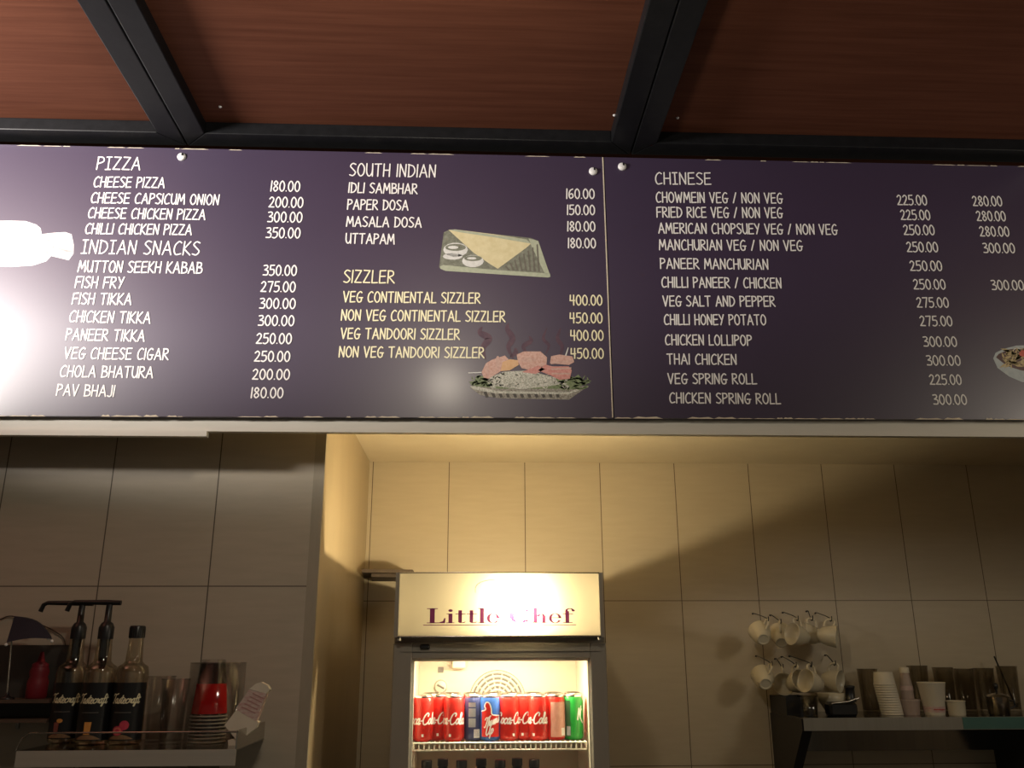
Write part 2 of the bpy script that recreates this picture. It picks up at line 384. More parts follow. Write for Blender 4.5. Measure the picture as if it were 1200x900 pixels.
# steel frames under the boards, one per bay, mitred
def bay(x0, x1, label):
    t = thing('ceiling_frame', label, 'ceiling frame', (x0, YM, CEIL), world=True)
    wd, z0, z1, y0, y1 = .066, CEIL, CEIL+.040, -1.15, YH-.001
    b = .004
    def rail(pts, name):
        mb = MB(); n = 4
        c = sum((Vector((*p, 0)) for p in pts), Vector())/4
        low = [Vector((*p, z0)) + (c-Vector((*p, 0)))*.0 for p in pts]
        mb.prism([Vector((*p, z0)) for p in pts], (0, 0, z1-z0))
        o = mb.build(name, M['frame'], t)
        bv = o.modifiers.new('bevel', 'BEVEL'); bv.width = .003; bv.segments = 2
        return o
    g = .0015
    x0 += g; x1 -= g
    rail([(x0, y1), (x1, y1), (x1-wd, y1-wd), (x0+wd, y1-wd)], 'rear_rail')
    rail([(x0, y0), (x1, y0), (x1-wd, y0+wd), (x0+wd, y0+wd)], 'front_rail')
    rail([(x0, y0), (x0+wd, y0+wd), (x0+wd, y1-wd), (x0, y1)], 'side_rail')
    rail([(x1, y0), (x1-wd, y0+wd), (x1-wd, y1-wd), (x1, y1)], 'side_rail')
XB1, XB2 = -.850, .458
bay(XB1-1.308, XB1, 'black steel frame around the left bay of brown ceiling board')
bay(XB1, XB2, 'black steel frame around the middle bay of brown ceiling board')
bay(XB2, XB2+1.308, 'black steel frame around the right bay of brown ceiling board')
# ceiling screws
for (px, py, lab) in ((258, 125, 'small screw head in the brown ceiling right of the left black beam'), (794, 138, 'small screw head in the brown ceiling right of the right black beam'), (720, 135, 'small screw head in the brown ceiling left of the right black beam')):
    v = ray(px, py); q = EYE+v*((CEIL+.040-EYE.z)/v.z)
    o = MB().lathe([(.0, -.003), (.003, -.003), (.005, 0)], Matrix.Translation(q), 10, cap0=False).build('ceiling_screw', M['screw'])
    tag(o, lab, 'screw')

# ------------------------------------------------------------------ menu boards
def make_board(name, label, x0, x1, zt0, zt1, zb0, zb1):
    t = thing(name, label, 'menu board', (x0, YM, zb0), world=True)
    n = 90; mb = MB(); pts = []
    MB.prism(mb, [(x0, YM, zb0), (x1, YM, zb1), (x1, YM, zt1), (x0, YM, zt0)], (0, .018, 0)).build('panel', M['board'], t)
    e = MB()                                   # ragged cut edges of the core showing along top and bottom
    random.seed(len(label))
    def edge(za, zb, amp, dens):
        x = x0
        while x < x1-.03:
            l = random.uniform(.01, .09)
            if random.random() < dens:
                a = (x-x0)/(x1-x0); z = za+(zb-za)*a; h = random.uniform(.0008, amp)
                l = min(l, x1-x)
                e.add([(x, YM-.0006, z-.001), (x+l, YM-.0006, z-.001), (x+l*.8, YM-.0006, z+h), (x+l*.45, YM-.0006, z+h*.5), (x+l*.2, YM-.0006, z+h)], [(0, 1, 2, 3, 4)])
            x += l
    edge(zb0, zb1, .0045, .75)
    edge(zt0-.002, zt1-.002, .002, .35)
    e.build('chipped_edge', M['board_edge'], t)
    return t
XSEAM = .374
zt = lambda X: 1.61+1.409 - .001*X
zb = lambda X: 1.61+.607 + .0045*X
bl = make_board('menu_board', 'dark purple menu board with pizza, snacks and sizzler prices', -2.06, XSEAM-.0015, zt(-2), zt(.37), zb(-2), zb(.37))
br = make_board('menu_board', 'dark purple menu board listing Chinese dishes, right of the seam', XSEAM+.0015, 2.36, zt(.37), zt(2.3), zb(.37), zb(2.3))
MB().box(XSEAM-.0045, XSEAM-.0015, YM-.0012, YM-.0003, zb(.37)+.001, zt(.37)-.001).build('edge_line', M['board_edge'], bl)

PXM = .00226
def line(par, kind, text, x0, y0, x1, y1, h, ink='ink_white', hw=.0019, serif=False):
    a, b = P(x0, y0, YM), P(x1, y1, YM)
    st, wd = strokes_of(text, serif_i=serif)
    H = (P(x0, y0-h/2, YM)-P(x0, y0+h/2, YM)).length
    Lx = b.x-a.x; dz = (b.z-a.z)/Lx
    off = .0011
    rj = random.Random(text+str(x0))
    st = [[(u*Lx/wd, (v-.5)*H) for u, v in q] for q in st]
    mb = MB()
    ribbon(mb, st, lambda u, v: Vector((a.x+u, YM-off, a.z+u*dz+v)), hw)
    return mb.build(kind, M[ink], par)
def col(par, rows, h, ink='ink_white', **k):
    for r in rows:
        kind = 'price' if r[0][0].isdigit() else 'menu_line'
        line(par, kind, *r, h, ink, **k)
line(bl, 'heading', 'PIZZA', 114.5, 191.4, 164.7, 192.1, 14.5, serif=True)
line(bl, 'heading', 'INDIAN SNACKS', 96.7, 289.2, 233.8, 291.4, 15.5, serif=True)
col(bl, [('CHEESE PIZZA', 110.7, 213.3, 193, 214.4), ('CHEESE CAPSICUM ONION', 107.6, 231.8, 256.5, 234.4), ('CHEESE CHICKEN PIZZA', 104.2, 249.5, 240.6, 251.8), ('CHILLI CHICKEN PIZZA', 100.8, 268, 224.7, 269.5)], 11.8)
col(bl, [('MUTTON SEEKH KABAB', 92.5, 312.2, 236.8, 314.1), ('FISH FRY', 89.1, 330.7, 145, 331.5), ('FISH TIKKA', 85.7, 350, 154.1, 350.7), ('CHICKEN TIKKA', 82.3, 370.8, 176.4, 372.6), ('PANEER TIKKA', 78.2, 391.9, 169.6, 393.8), ('VEG CHEESE CIGAR', 76.3, 413.8, 197.5, 415.3), ('CHOLA BHATURA', 71.4, 435, 179.4, 436.5), ('PAV BHAJI', 67.2, 456.9, 134.1, 458.4)], 12.8)
col(bl, [('180.00', 318, 218.2, 351.3, 218.7), ('200.00', 315.8, 237, 355, 237.5), ('300.00', 314.3, 254.4, 353.9, 254.8), ('350.00', 312.4, 272.9, 351.7, 273.3), ('350.00', 309, 316.8, 347.5, 317.2), ('275.00', 306.3, 336, 346, 336.4), ('300.00', 304.8, 355.6, 346, 356), ('300.00', 303.3, 375.7, 344.5, 376), ('250.00', 301, 396.8, 341.5, 397), ('250.00', 298.8, 417.6, 339.6, 417.9), ('200.00', 296.5, 438.7, 339.2, 439), ('180.00', 295, 460.3, 331.6, 460.5)], 11.8)
line(bl, 'heading', 'SOUTH INDIAN', 410.2, 198.9, 510.3, 200.8, 14.5, serif=False)
col(bl, [('IDLI SAMBHAR', 409, 220, 488.8, 221.6), ('PAPER DOSA', 407.6, 239.7, 478.2, 240.8), ('MASALA DOSA', 406.4, 259.7, 493.7, 260.9), ('UTTAPAM', 405.7, 279.4, 462, 280.5)], 11.5)
line(bl, 'heading', 'SIZZLER', 403.4, 324, 462, 324.7, 14.5, 'ink_cream')
col(bl, [('VEG CONTINENTAL SIZZLER', 402.7, 347.8, 562.5, 349.6), ('NON VEG CONTINENTAL SIZZLER', 400.4, 369.3, 591.6, 371.2), ('VEG TANDOORI SIZZLER', 400, 390.8, 538.3, 392), ('NON VEG TANDOORI SIZZLER', 397.8, 412.4, 567, 413.5)], 12.2, 'ink_cream')
col(bl, [('160.00', 664, 227.2, 696.2, 227.4), ('150.00', 664.9, 246.1, 696.6, 246.3), ('180.00', 665.2, 265.4, 697, 265.6), ('180.00', 666, 285, 697.7, 285.2)], 11.2)
col(bl, [('400.00', 667.9, 351.9, 705.2, 352), ('450.00', 667.9, 372.7, 705.4, 372.9), ('400.00', 668.6, 393.1, 706.6, 393.2), ('450.00', 669, 414.3, 706.8, 414.4)], 11.6, 'ink_cream')
line(br, 'heading', 'CHINESE', 767.9, 209.2, 832.5, 209.6, 13.5, serif=True)
col(br, [('CHOWMEIN VEG / NON VEG', 768.8, 231.3, 916.3, 232.5), ('FRIED RICE VEG / NON VEG', 769.6, 248.8, 916.3, 249.6), ('AMERICAN CHOPSUEY VEG / NON VEG', 771.7, 267.5, 980.4, 269.2), ('MANCHURIAN VEG / NON VEG', 772.5, 287, 939.6, 288), ('PANEER MANCHURIAN', 773.8, 308.8, 899.6, 310), ('CHILLI PANEER / CHICKEN', 775.4, 330.8, 915, 332), ('VEG SALT AND PEPPER', 777, 352.9, 907.5, 353.3), ('CHILLI HONEY POTATO', 778.3, 374.6, 897, 375), ('CHICKEN LOLLIPOP', 779.6, 398.3, 880.4, 399), ('THAI CHICKEN', 781.7, 420.8, 862.5, 421.5), ('VEG SPRING ROLL', 782.9, 443.8, 885.8, 444.2), ('CHICKEN SPRING ROLL', 784.6, 466.3, 913.8, 467.5)], 11.8)
col(br, [('225.00', 1051.3, 234.6, 1085.4, 234.8), ('225.00', 1055.4, 252, 1089.2, 252.2), ('250.00', 1058.8, 269.6, 1094.2, 269.8), ('250.00', 1062.5, 289.6, 1098.3, 289.8), ('250.00', 1066.3, 311.7, 1103, 311.8), ('250.00', 1070.4, 333.3, 1107, 333.5), ('275.00', 1074.2, 354.6, 1110.8, 354.7), ('275.00', 1078, 376.3, 1115, 376.4), ('300.00', 1082, 400.4, 1120.4, 400.5), ('300.00', 1085.8, 422.5, 1124.6, 422.6), ('225.00', 1089.2, 445, 1125.8, 445.1), ('300.00', 1093.3, 468.3, 1132, 468.4)], 11.2, hw=.0019)
col(br, [('280.00', 1139.6, 235.8, 1173.3, 236), ('280.00', 1144.2, 253.3, 1177.5, 253.5), ('280.00', 1147.9, 271.3, 1181.7, 271.5), ('300.00', 1152, 290.8, 1188.3, 291), ('300.00', 1161.7, 334.2, 1198.8, 334.4)], 11, hw=.0019)

# printed pictures: thin layers of ink on the board
def pic(par, name, layers, label=None):
    root = None
    for i, (nm, m_, polys) in enumerate(layers):
        few = len(polys) <= 8
        for piece in ([[p] if isinstance(p[0], tuple) else p for p in polys] if few else [polys]):
            mb = MB()
            for pl in piece:
                mb.add([P(x, y, YM)+Vector((0, -.0002-.00008*i, 0)) for x, y in pl], [tuple(range(len(pl)))])
            o = mb.build(name if root is None else nm, m_, par if root is None else root)
            if root is None:
                root = o; ABS.add(o.name)
                if label: o['label'] = label
            else: o.matrix_parent_inverse = Matrix()
    return root
def blob(cx, cy, rx, ry, n=14, j=.0, seed=0):
    r = random.Random(seed); return [(cx+rx*math.cos(2*math.pi*k/n)*(1+r.uniform(-j, j)), cy+ry*math.sin(2*math.pi*k/n)*(1+r.uniform(-j, j))) for k in range(n)]
pm = lambda n, a, b, s=90, amt=.22: mat(n, a, .5, noise=((s, s, s), amt, b))
PT = dict(slate=pm('tray_print', (.11, .115, .085), (.27, .28, .22)), tray=pm('tray_edge_print', (.34, .38, .27), (.46, .48, .36)), dosa=pm('dosa_print', (.60, .52, .29), (.72, .64, .40), 60),
  white=pm('white_print', (.55, .55, .52), (.75, .75, .72)), shadow=pm('dark_print', (.05, .045, .04), (.09, .08, .07)), line=pm('line_print', (.12, .11, .09), (.16, .15, .12)),
  meat=pm('meat_print', (.50, .25, .19), (.74, .52, .45), 150), meat2=pm('red_meat_print', (.52, .17, .15), (.70, .38, .33), 150), onion=pm('onion_print', (.50, .28, .24), (.68, .48, .40), 150),
  rice=pm('rice_print', (.32, .33, .26), (.74, .72, .63), 320, .12), leaf=pm('leaf_print', (.12, .17, .07), (.26, .31, .17), 160), plate=pm('plate_print', (.16, .14, .11), (.42, .40, .34), 200, .12), smoke=pm('smoke_print', (.058, .030, .055), (.12, .062, .085), 45),
  orange=pm('potato_print', (.66, .38, .18), (.74, .48, .28), 100), bowl=pm('bowl_print', (.42, .48, .50), (.56, .61, .62), 60), noodle=pm('noodle_print', (.48, .34, .14), (.66, .55, .30), 160), veg=pm('dark_veg_print', (.08, .04, .05), (.14, .07, .06), 160), chilli=pm('chilli_print', (.60, .08, .05), (.66, .16, .1), 160),
  kebab=pm('glared_wrap_print', (.70, .68, .66), (.82, .80, .78), 60), kline=pm('wrap_crease_print', (.28, .26, .26), (.40, .38, .38), 60))  # wrap ink whitened: the board's glare is put into its colour
def cz(x0, y0, s): return lambda pts: [(x0+x/s, y0+y/s) for x, y in pts]
q = cz(500, 230, 3.6)
strip = [[(300+i*21, 300-i*8), (307+i*21, 300-i*8), (322+i*15, 318+i*0), (314+i*15, 318)] for i in range(0, 9)]
rid = [q([(330+k*19, 296-k*13), (336+k*19, 292-k*13), (352+k*18, 312+k*1), (344+k*18, 312+k*1)]) for k in range(8)]
def shred(x0, x1, y0, y1, n, seed, l=26, wd=5):
    r = random.Random(seed); out = []
    for _ in range(n):
        x, y, a = r.uniform(x0, x1), r.uniform(y0, y1), r.uniform(0, math.pi); c, s_ = math.cos(a), math.sin(a)*.6
        out.append([(x-c*l/2, y-s_*l/2), (x+s_*wd/2, y-c*wd/2), (x+c*l/2, y+s_*l/2), (x-s_*wd/2, y+c*wd/2)])
    return out
pic(bl, 'dosa_picture', [
 ('tray', PT['slate'], [q([(72, 152), (100, 140), (440, 176), (472, 190), (520, 332), (515, 342), (70, 312), (52, 300)])]),
 ('tray_edge', PT['tray'], [q([(56, 296), (70, 290), (300, 312), (520, 326), (522, 340), (512, 343), (80, 315), (58, 306)]), q([(430, 178), (470, 188), (518, 326), (500, 330), (440, 205)])]),
 ('tray_ridge', PT['line'], rid),
 ('folded_dosa', PT['dosa'], [q([(92, 142), (120, 140), (280, 160), (420, 182), (440, 200), (420, 218), (300, 306), (270, 288), (200, 240)])]),
 ('dosa_fold', PT['tray'], [q([(92, 142), (120, 140), (420, 182), (440, 200), (300, 176), (140, 152)])]),
 ('chutney_bowl', PT['white'], [q(blob(122, 226, 52, 30)), q(blob(195, 274, 46, 26)), q(blob(110, 254, 42, 14))]),
 ('chutney', PT['slate'], [q(blob(122, 216, 44, 15)), q(blob(196, 262, 38, 12))]),
 ('chutney_glint', PT['white'], [q(blob(112, 216, 22, 7)), q(blob(190, 262, 20, 5))]),
], 'printed picture of a folded dosa with two chutney bowls')
def wisp(pts, wd):
    c = catmull(pts, False, 6); L_, R_ = [], []; n = len(c)
    for i, p in enumerate(c):
        a, b = c[max(i-1, 0)], c[min(i+1, n-1)]; l = math.dist(a, b) or 1; k = wd*math.sin(math.pi*min(max((i+.3)/n, .02), .98))
        L_.append((p[0]-(b[1]-a[1])/l*k, p[1]+(b[0]-a[0])/l*k)); R_.append((p[0]+(b[1]-a[1])/l*k, p[1]-(b[0]-a[0])/l*k))
    return [[L_[i], L_[i+1], R_[i+1], R_[i]] for i in range(n-1)]
W = []
for pts, wd in (([(250, 690), (238, 640), (262, 600), (225, 575), (235, 550)], 15), ([(368, 690), (345, 640), (362, 600), (340, 560), (346, 535)], 13), ([(430, 670), (408, 635), (440, 610), (432, 590)], 10), ([(500, 670), (515, 630), (492, 600), (508, 555)], 7), ([(560, 680), (572, 635), (552, 600), (566, 555)], 9), ([(350, 680), (375, 660), (372, 640)], 10)):
    W.append([q(k) for k in wisp(pts, wd)])
pic(bl, 'sizzler_picture', [
 ('plate', PT['plate'], [q([(182, 805), (230, 785), (620, 800), (680, 802), (640, 830), (600, 858), (300, 852), (225, 838)])]),
 ('smoke', PT['smoke'], W),
 ('plate_shade', PT['shadow'], [q(k) for k in [[(240+i*30, 826), (252+i*30, 822), (262+i*30, 848), (250+i*30, 850)] for i in range(11)]]),
 ('plate_rim', PT['rice'], [q([(182, 803), (200, 800), (300, 822), (600, 826), (676, 800), (684, 804), (640, 820), (600, 836), (290, 832), (200, 815)])]),
 ('herbs', PT['leaf'], [q([(190, 795), (215, 755), (300, 770), (560, 770), (600, 780), (640, 752), (672, 790), (620, 815), (560, 812), (300, 812), (220, 802)])]+[q(k) for k in shred(190, 280, 760, 800, 30, 3, 34, 9)+shred(540, 680, 760, 815, 50, 4, 36, 9)]),
 ('rice', PT['rice'], [q([(262, 765), (330, 740), (430, 735), (540, 765), (560, 795), (400, 815), (280, 800)])]+[q(k) for k in shred(260, 600, 745, 808, 90, 5, 30, 6)]),
 ('grilled_meat', PT['meat'], [q([(232, 742), (250, 705), (275, 690), (330, 672), (345, 688), (310, 740), (262, 770), (240, 765)]), q([(385, 700), (380, 668), (410, 655), (480, 655), (508, 680), (505, 712), (440, 735), (400, 725)]), q([(520, 705), (525, 675), (560, 668), (615, 676), (622, 700), (600, 712)])]),
 ('skewered_meat', PT['meat2'], [q([(470, 735), (500, 710), (530, 718), (600, 718), (612, 735), (604, 770), (560, 775), (520, 755)]), q([(400, 742), (470, 715), (500, 730), (460, 750)])]),
 ('onion', PT['onion'], [q([(522, 700), (620, 690), (622, 698), (524, 709)]), q([(524, 726), (610, 722), (610, 729), (526, 734)]), q([(526, 745), (606, 745), (604, 752), (528, 752)]), q(blob(430, 690, 34, 10)), q(blob(300, 700, 10, 26)), q(blob(258, 735, 6, 24))]),
 ('potato', PT['orange'], [q([(312, 738), (320, 700), (350, 688), (385, 692), (388, 712), (350, 735)])]),
 ('skewer', PT['white'], [q([(583, 672), (596, 638), (599, 640), (589, 674)]), q([(175, 744), (232, 741), (232, 746), (175, 748)])]),
], 'printed picture of a sizzler platter with smoke')
q = cz(1120, 380, 9)
pic(br, 'noodle_bowl_picture', [
 ('bowl', PT['bowl'], [q([(395, 360), (420, 300), (500, 262), (640, 225), (1000, 215), (1330, 262), (1380, 350), (1300, 480), (1150, 585), (950, 640), (700, 610), (560, 550), (440, 460)])]),
 ('filling', PT['veg'], [q([(425, 350), (450, 315), (560, 265), (900, 240), (1250, 280), (1330, 350), (1200, 450), (950, 505), (700, 490), (540, 440)])]),
 ('noodles', PT['noodle'], [q(k) for k in shred(480, 1260, 270, 440, 120, 8, 130, 34)]),
 ('peppers', PT['chilli'], [q(blob(710, 310, 42, 34, 10, .2, 2)), q(blob(1000, 340, 50, 28, 10, .2, 3))]),
 ('shreds', PT['white'], [q(k) for k in shred(560, 1200, 240, 300, 14, 9, 90, 16)]),
], 'printed picture of a white bowl of noodles')
q = cz(0, 240, 9)
pic(bl, 'wrap_picture', [
 ('wrap', PT['kebab'], [q([(-900, 300), (-700, 210), (-300, 175), (100, 168), (270, 172), (385, 210), (430, 250), (440, 310), (560, 296), (690, 288), (755, 312), (778, 420), (775, 515), (725, 585), (540, 540), (490, 595), (350, 640), (120, 655), (-300, 640), (-700, 560), (-880, 430)])]),
 ('crease', PT['kline'], [q([(130, 362), (240, 380), (238, 390), (150, 374)]), q([(590, 450), (760, 485), (765, 500), (720, 505), (600, 462)]), q([(665, 365), (690, 362), (725, 372), (700, 380)]), q(blob(515, 376, 25, 8)), q(blob(680, 405, 14, 7)), q([(85, 545), (135, 525), (165, 540), (110, 552)]), q([(0, 552), (85, 562), (80, 570), (0, 564)]), q(blob(495, 505, 14, 16)), q(blob(105, 250, 20, 7)), q(blob(420, 465, 20, 12)), q(blob(300, 550, 38, 9)), q(blob(560, 446, 12, 14)), q(blob(340, 424, 9, 7))]),
], 'printed picture of a wrapped roll with painted white glare')
# fixing caps with a turned-back cover
def cap(par, px, py):
    c = P(px, py, YM)
    R_ = Matrix.Translation(c) @ Matrix.Rotation(math.pi/2, 4, 'X')
    o = MB().lathe([(.0125, 0), (.0125, .003), (.010, .006), (.004, .0075), (0, .0078)], R_, 20).build('screw_cap', M['screw'], par)
    s_ = MB().box(c.x+.001, c.x+.006, YM-.0085, YM-.0062, c.z+.0005, c.z+.0085).build('screw_slot', M['dark'], o)
    s_.matrix_parent_inverse = Matrix()
    return o
cap(bl, 213, 184); cap(bl, 695, 201); cap(br, 729, 195.5)

# ------------------------------------------------------------------ cursive letters for the printed scripts
C = {
'o': (.36, [['o', (.16, .5), (.0, .28), (.1, .02), (.28, .16), (.28, .42)], ['s', (.28, .42), (.38, .38), (.44, .4)]]),
'c': (.34, [['s', (.3, .42), (.16, .5), (.0, .25), (.12, .0), (.36, .14)]]),
'a': (.42, [['o', (.16, .5), (.0, .25), (.1, .02), (.26, .2), (.28, .45)], ['s', (.31, .5), (.28, .1), (.36, .0), (.46, .12)]]),
'l': (.26, [['s', (.0, .1), (.2, .75), (.16, 1), (.06, .9), (.06, .2), (.14, .0), (.3, .14)]]),
's': (.32, [['s', (.0, .08), (.2, .5), (.26, .2), (.16, .0), (.02, .06)], [(.24, .08), (.34, .14)]]),
't': (.28, [['s', (.12, .85), (.09, .2), (.16, .0), (.3, .14)], [(-.04, .58), (.3, .62)]]),
'e': (.34, [['s', (.02, .2), (.26, .34), (.18, .5), (.03, .36), (.06, .05), (.2, .0), (.38, .16)]]),
'r': (.30, [['s', (.0, .1), (.08, .5), (.12, .42), (.26, .42)], ['s', (.24, .42), (.2, .1), (.34, .12)]]),
'f': (.26, [['s', (.30, .9), (.2, 1), (.12, .7), (.06, -.2), (-.06, -.3), (-.02, -.12), (.3, .12)], [(.0, .5), (.26, .54)]]),
'h': (.40, [['s', (.08, 1), (.04, 0)], ['s', (.04, .2), (.2, .5), (.27, .35), (.26, .05), (.4, .1)]]),
'u': (.42, [['s', (.04, .5), (.02, .12), (.12, .0), (.28, .3), (.30, .5)], ['s', (.30, .5), (.29, .08), (.42, .1)]]),
'm': (.58, [['s', (.04, .5), (.02, 0)], ['s', (.03, .3), (.16, .5), (.2, .3), (.2, 0)], ['s', (.2, .3), (.36, .5), (.42, .3), (.42, .05), (.56, .1)]]),
'p': (.38, [['s', (.06, .5), (.0, -.4)], ['s', (.04, .3), (.2, .5), (.3, .25), (.16, .0), (.03, .1)]]),
'C': (.62, [['s', (.48, .72), (.52, .9), (.36, 1), (.12, .8), (.0, .4), (.12, .04), (.36, .0), (.6, .2)]]),
'T': (.46, [['s', (-.06, .82), (.1, 1), (.36, .93), (.66, 1.05)], ['s', (.34, .95), (.24, .3), (.12, .0), (.0, .06)]]),
'U': (.60, [['s', (.04, 1), (.02, .3), (.18, 0), (.4, .25), (.46, 1)], ['s', (.46, 1), (.44, .1), (.56, .1)]]),
'-': (.26, [[(.03, .3), (.20, .33)]]),
' ': (.2, []),
}
def script(text, height, width, shear=.25):
    st, wd = strokes_of(text, gap=.02, glyphs=C)
    st = [[(((u+shear*v)/wd)*width, v*height) for u, v in k] for k in st]
    return st
def wrap(r, a0, z0, eps=.0004):     # maps (u, v) in metres onto a cylinder, u rightwards seen from outside, angle a0 at u=0
    return lambda u, v: Vector(((r+eps)*math.cos(a0+u/r), (r+eps)*math.sin(a0+u/r), z0+v))

# ------------------------------------------------------------------ drinks fridge
YF = 2.60
XF0, XF1 = P(456.5, 880, YF).x, P(714.5, 880, YF).x
zc_t, zc_b = ZP(672, YF-.0), ZP(747, YF)
zd_t = ZP(753, YF); zg_t = ZP(772, YF)
XG0, XG1 = P(481, 840, YF).x, P(693.5, 840, YF).x
YK = 3.40                                         # back of the cabinet
fr = thing('display_fridge', 'glass door drinks fridge with a lit cream sign on top', 'fridge', ((XF0+XF1)/2, (YF+YK)/2, 0), world=True)
zbody = zc_b+.004                              # roof of the cabinet behind the sign box
yi = 2.97                                         # back of the liner
mb = MB()
mb.box(XF0, XG0-.004, YF+.03, YK, 0, zbody); mb.box(XG1+.004, XF1, YF+.03, YK, 0, zbody)
mb.box(XG0-.004, XG1+.004, yi+.012, YK, 0, zbody); mb.box(XG0-.004, XG1+.004, YF+.17, yi+.012, zg_t+.045, zbody); mb.box(XG0-.004, XG1+.004, YF+.03, YF+.17, zg_t+.045, zc_b-.0)
mb.box(XG0-.004, XG1+.004, YF+.03, yi+.012, 0, .25)
mb.build('cabinet', M['fridge'], fr)
ln = MB()
ln.box(XG0-.004, XG0, YF+.03, yi, .25, zg_t+.045); ln.box(XG1, XG1+.004, YF+.03, yi, .25, zg_t+.045)
ln.box(XG0-.004, XG1+.004, yi, yi+.012, .25, zg_t+.045); ln.box(XG0, XG1, YF+.03, yi, zg_t+.033, zg_t+.045)
ln.build('liner', M['fridge_in'], fr)
# door: frame, inner bead, glass, gasket
df = thing  # (kept simple: the door is one part with sub-parts)
d = MB()
d.box(XF0, XG0, YF, YF+.026, .12, zd_t, .003); d.box(XG1, XF1, YF, YF+.026, .12, zd_t, .003)
d.box(XG0-.002, XG1+.002, YF+.001, YF+.026, zg_t, zd_t, .003); d.box(XG0-.002, XG1+.002, YF+.001, YF+.026, .12, .25, .003)
door = d.build('door', M['fridge'], fr); ABS.add('door')
def sub(mb_, name, m_, par):
    o = mb_.build(name, m_, par); o.matrix_parent_inverse = Matrix(); return o
sub(MB().box(XG0, XG1, YF+.012, YF+.016, .25, zg_t), 'door_glass', M['glass'], door)
b = MB(); t_ = .006
b.box(XG0, XG0+t_, YF+.0165, YF+.025, .25, zg_t); b.box(XG1-t_, XG1, YF+.0165, YF+.025, .25, zg_t); b.box(XG0+t_, XG1-t_, YF+.0165, YF+.025, zg_t-t_, zg_t)
sub(b, 'glass_bead', M['wire'], door)
c = P(498, 758, YF)
o = sub(MB().box(c.x-.014, c.x+.014, YF-.007, YF, c.z-.007, c.z+.007, .0035), 'door_lock', M['dark'], door); o['label'] = 'small black oval lock'
sub(MB().box(XG0-.03, XG1+.03, YF-.003, YF+.002, (zd_t+zg_t)/2-.002, (zd_t+zg_t)/2+.001), 'frame_groove', M['fridge'], door)
# sign box above the door: front panel, cheeks, floor; open at the top and back
XC0, XC1 = P(463, 700, YF-.03).x, P(707, 700, YF-.03).x
YC = YF-.03
cb = MB()
cb.box(XC0, XC0+.012, YC, YK, zbody, zc_t); cb.box(XC1-.012, XC1, YC, YK, zbody, zc_t); cb.box(XC0, XC0+.012, YC, YF+.0299, zc_b, zbody); cb.box(XC1-.012, XC1, YC, YF+.0299, zc_b, zbody)
cb.box(XC0+.012, XC1-.012, YC+.004, YF+.03, zc_b, zc_b+.008)
cb.build('sign_box', M['fridge'], fr)
sg = MB()
n = 40
xs = [XC0+.010+(XC1-XC0-.020)*i/n for i in range(n+1)]
bow = lambda i: .008*math.sin(math.pi*i/n)
vs_ = [(x, YC-bow(i), zc_b+.004) for i, x in enumerate(xs)]+[(x, YC-bow(i), zc_t-.002) for i, x in enumerate(xs)]
sg.add(vs_, [(i, i+1, n+2+i, n+1+i) for i in range(n)], True)
sign = sg.build('sign_panel', M['sign'], fr); ABS.add('sign_panel'); sign['label'] = 'cream backlit panel with a purple shop name'
rim = MB()
rim.tube([(x, YC-bow(i)-.001, zc_b+.002) for i, x in enumerate(xs)], .0035, 6); rim.tube([(x, YC-bow(i)-.001, zc_t-.001) for i, x in enumerate(xs)], .002, 6)
rim.build('sign_edge_strip', M['steel'], fr)
for (cx, cz_) in ((XC0+.014, zc_b-.008), (XC1-.014, zc_b-.008)):
    MB().lathe([(.006, 0), (.006, .008)], Matrix.Translation((cx, YC+.006, cz_)), 10).build('sign_foot', M['fridge'], fr)
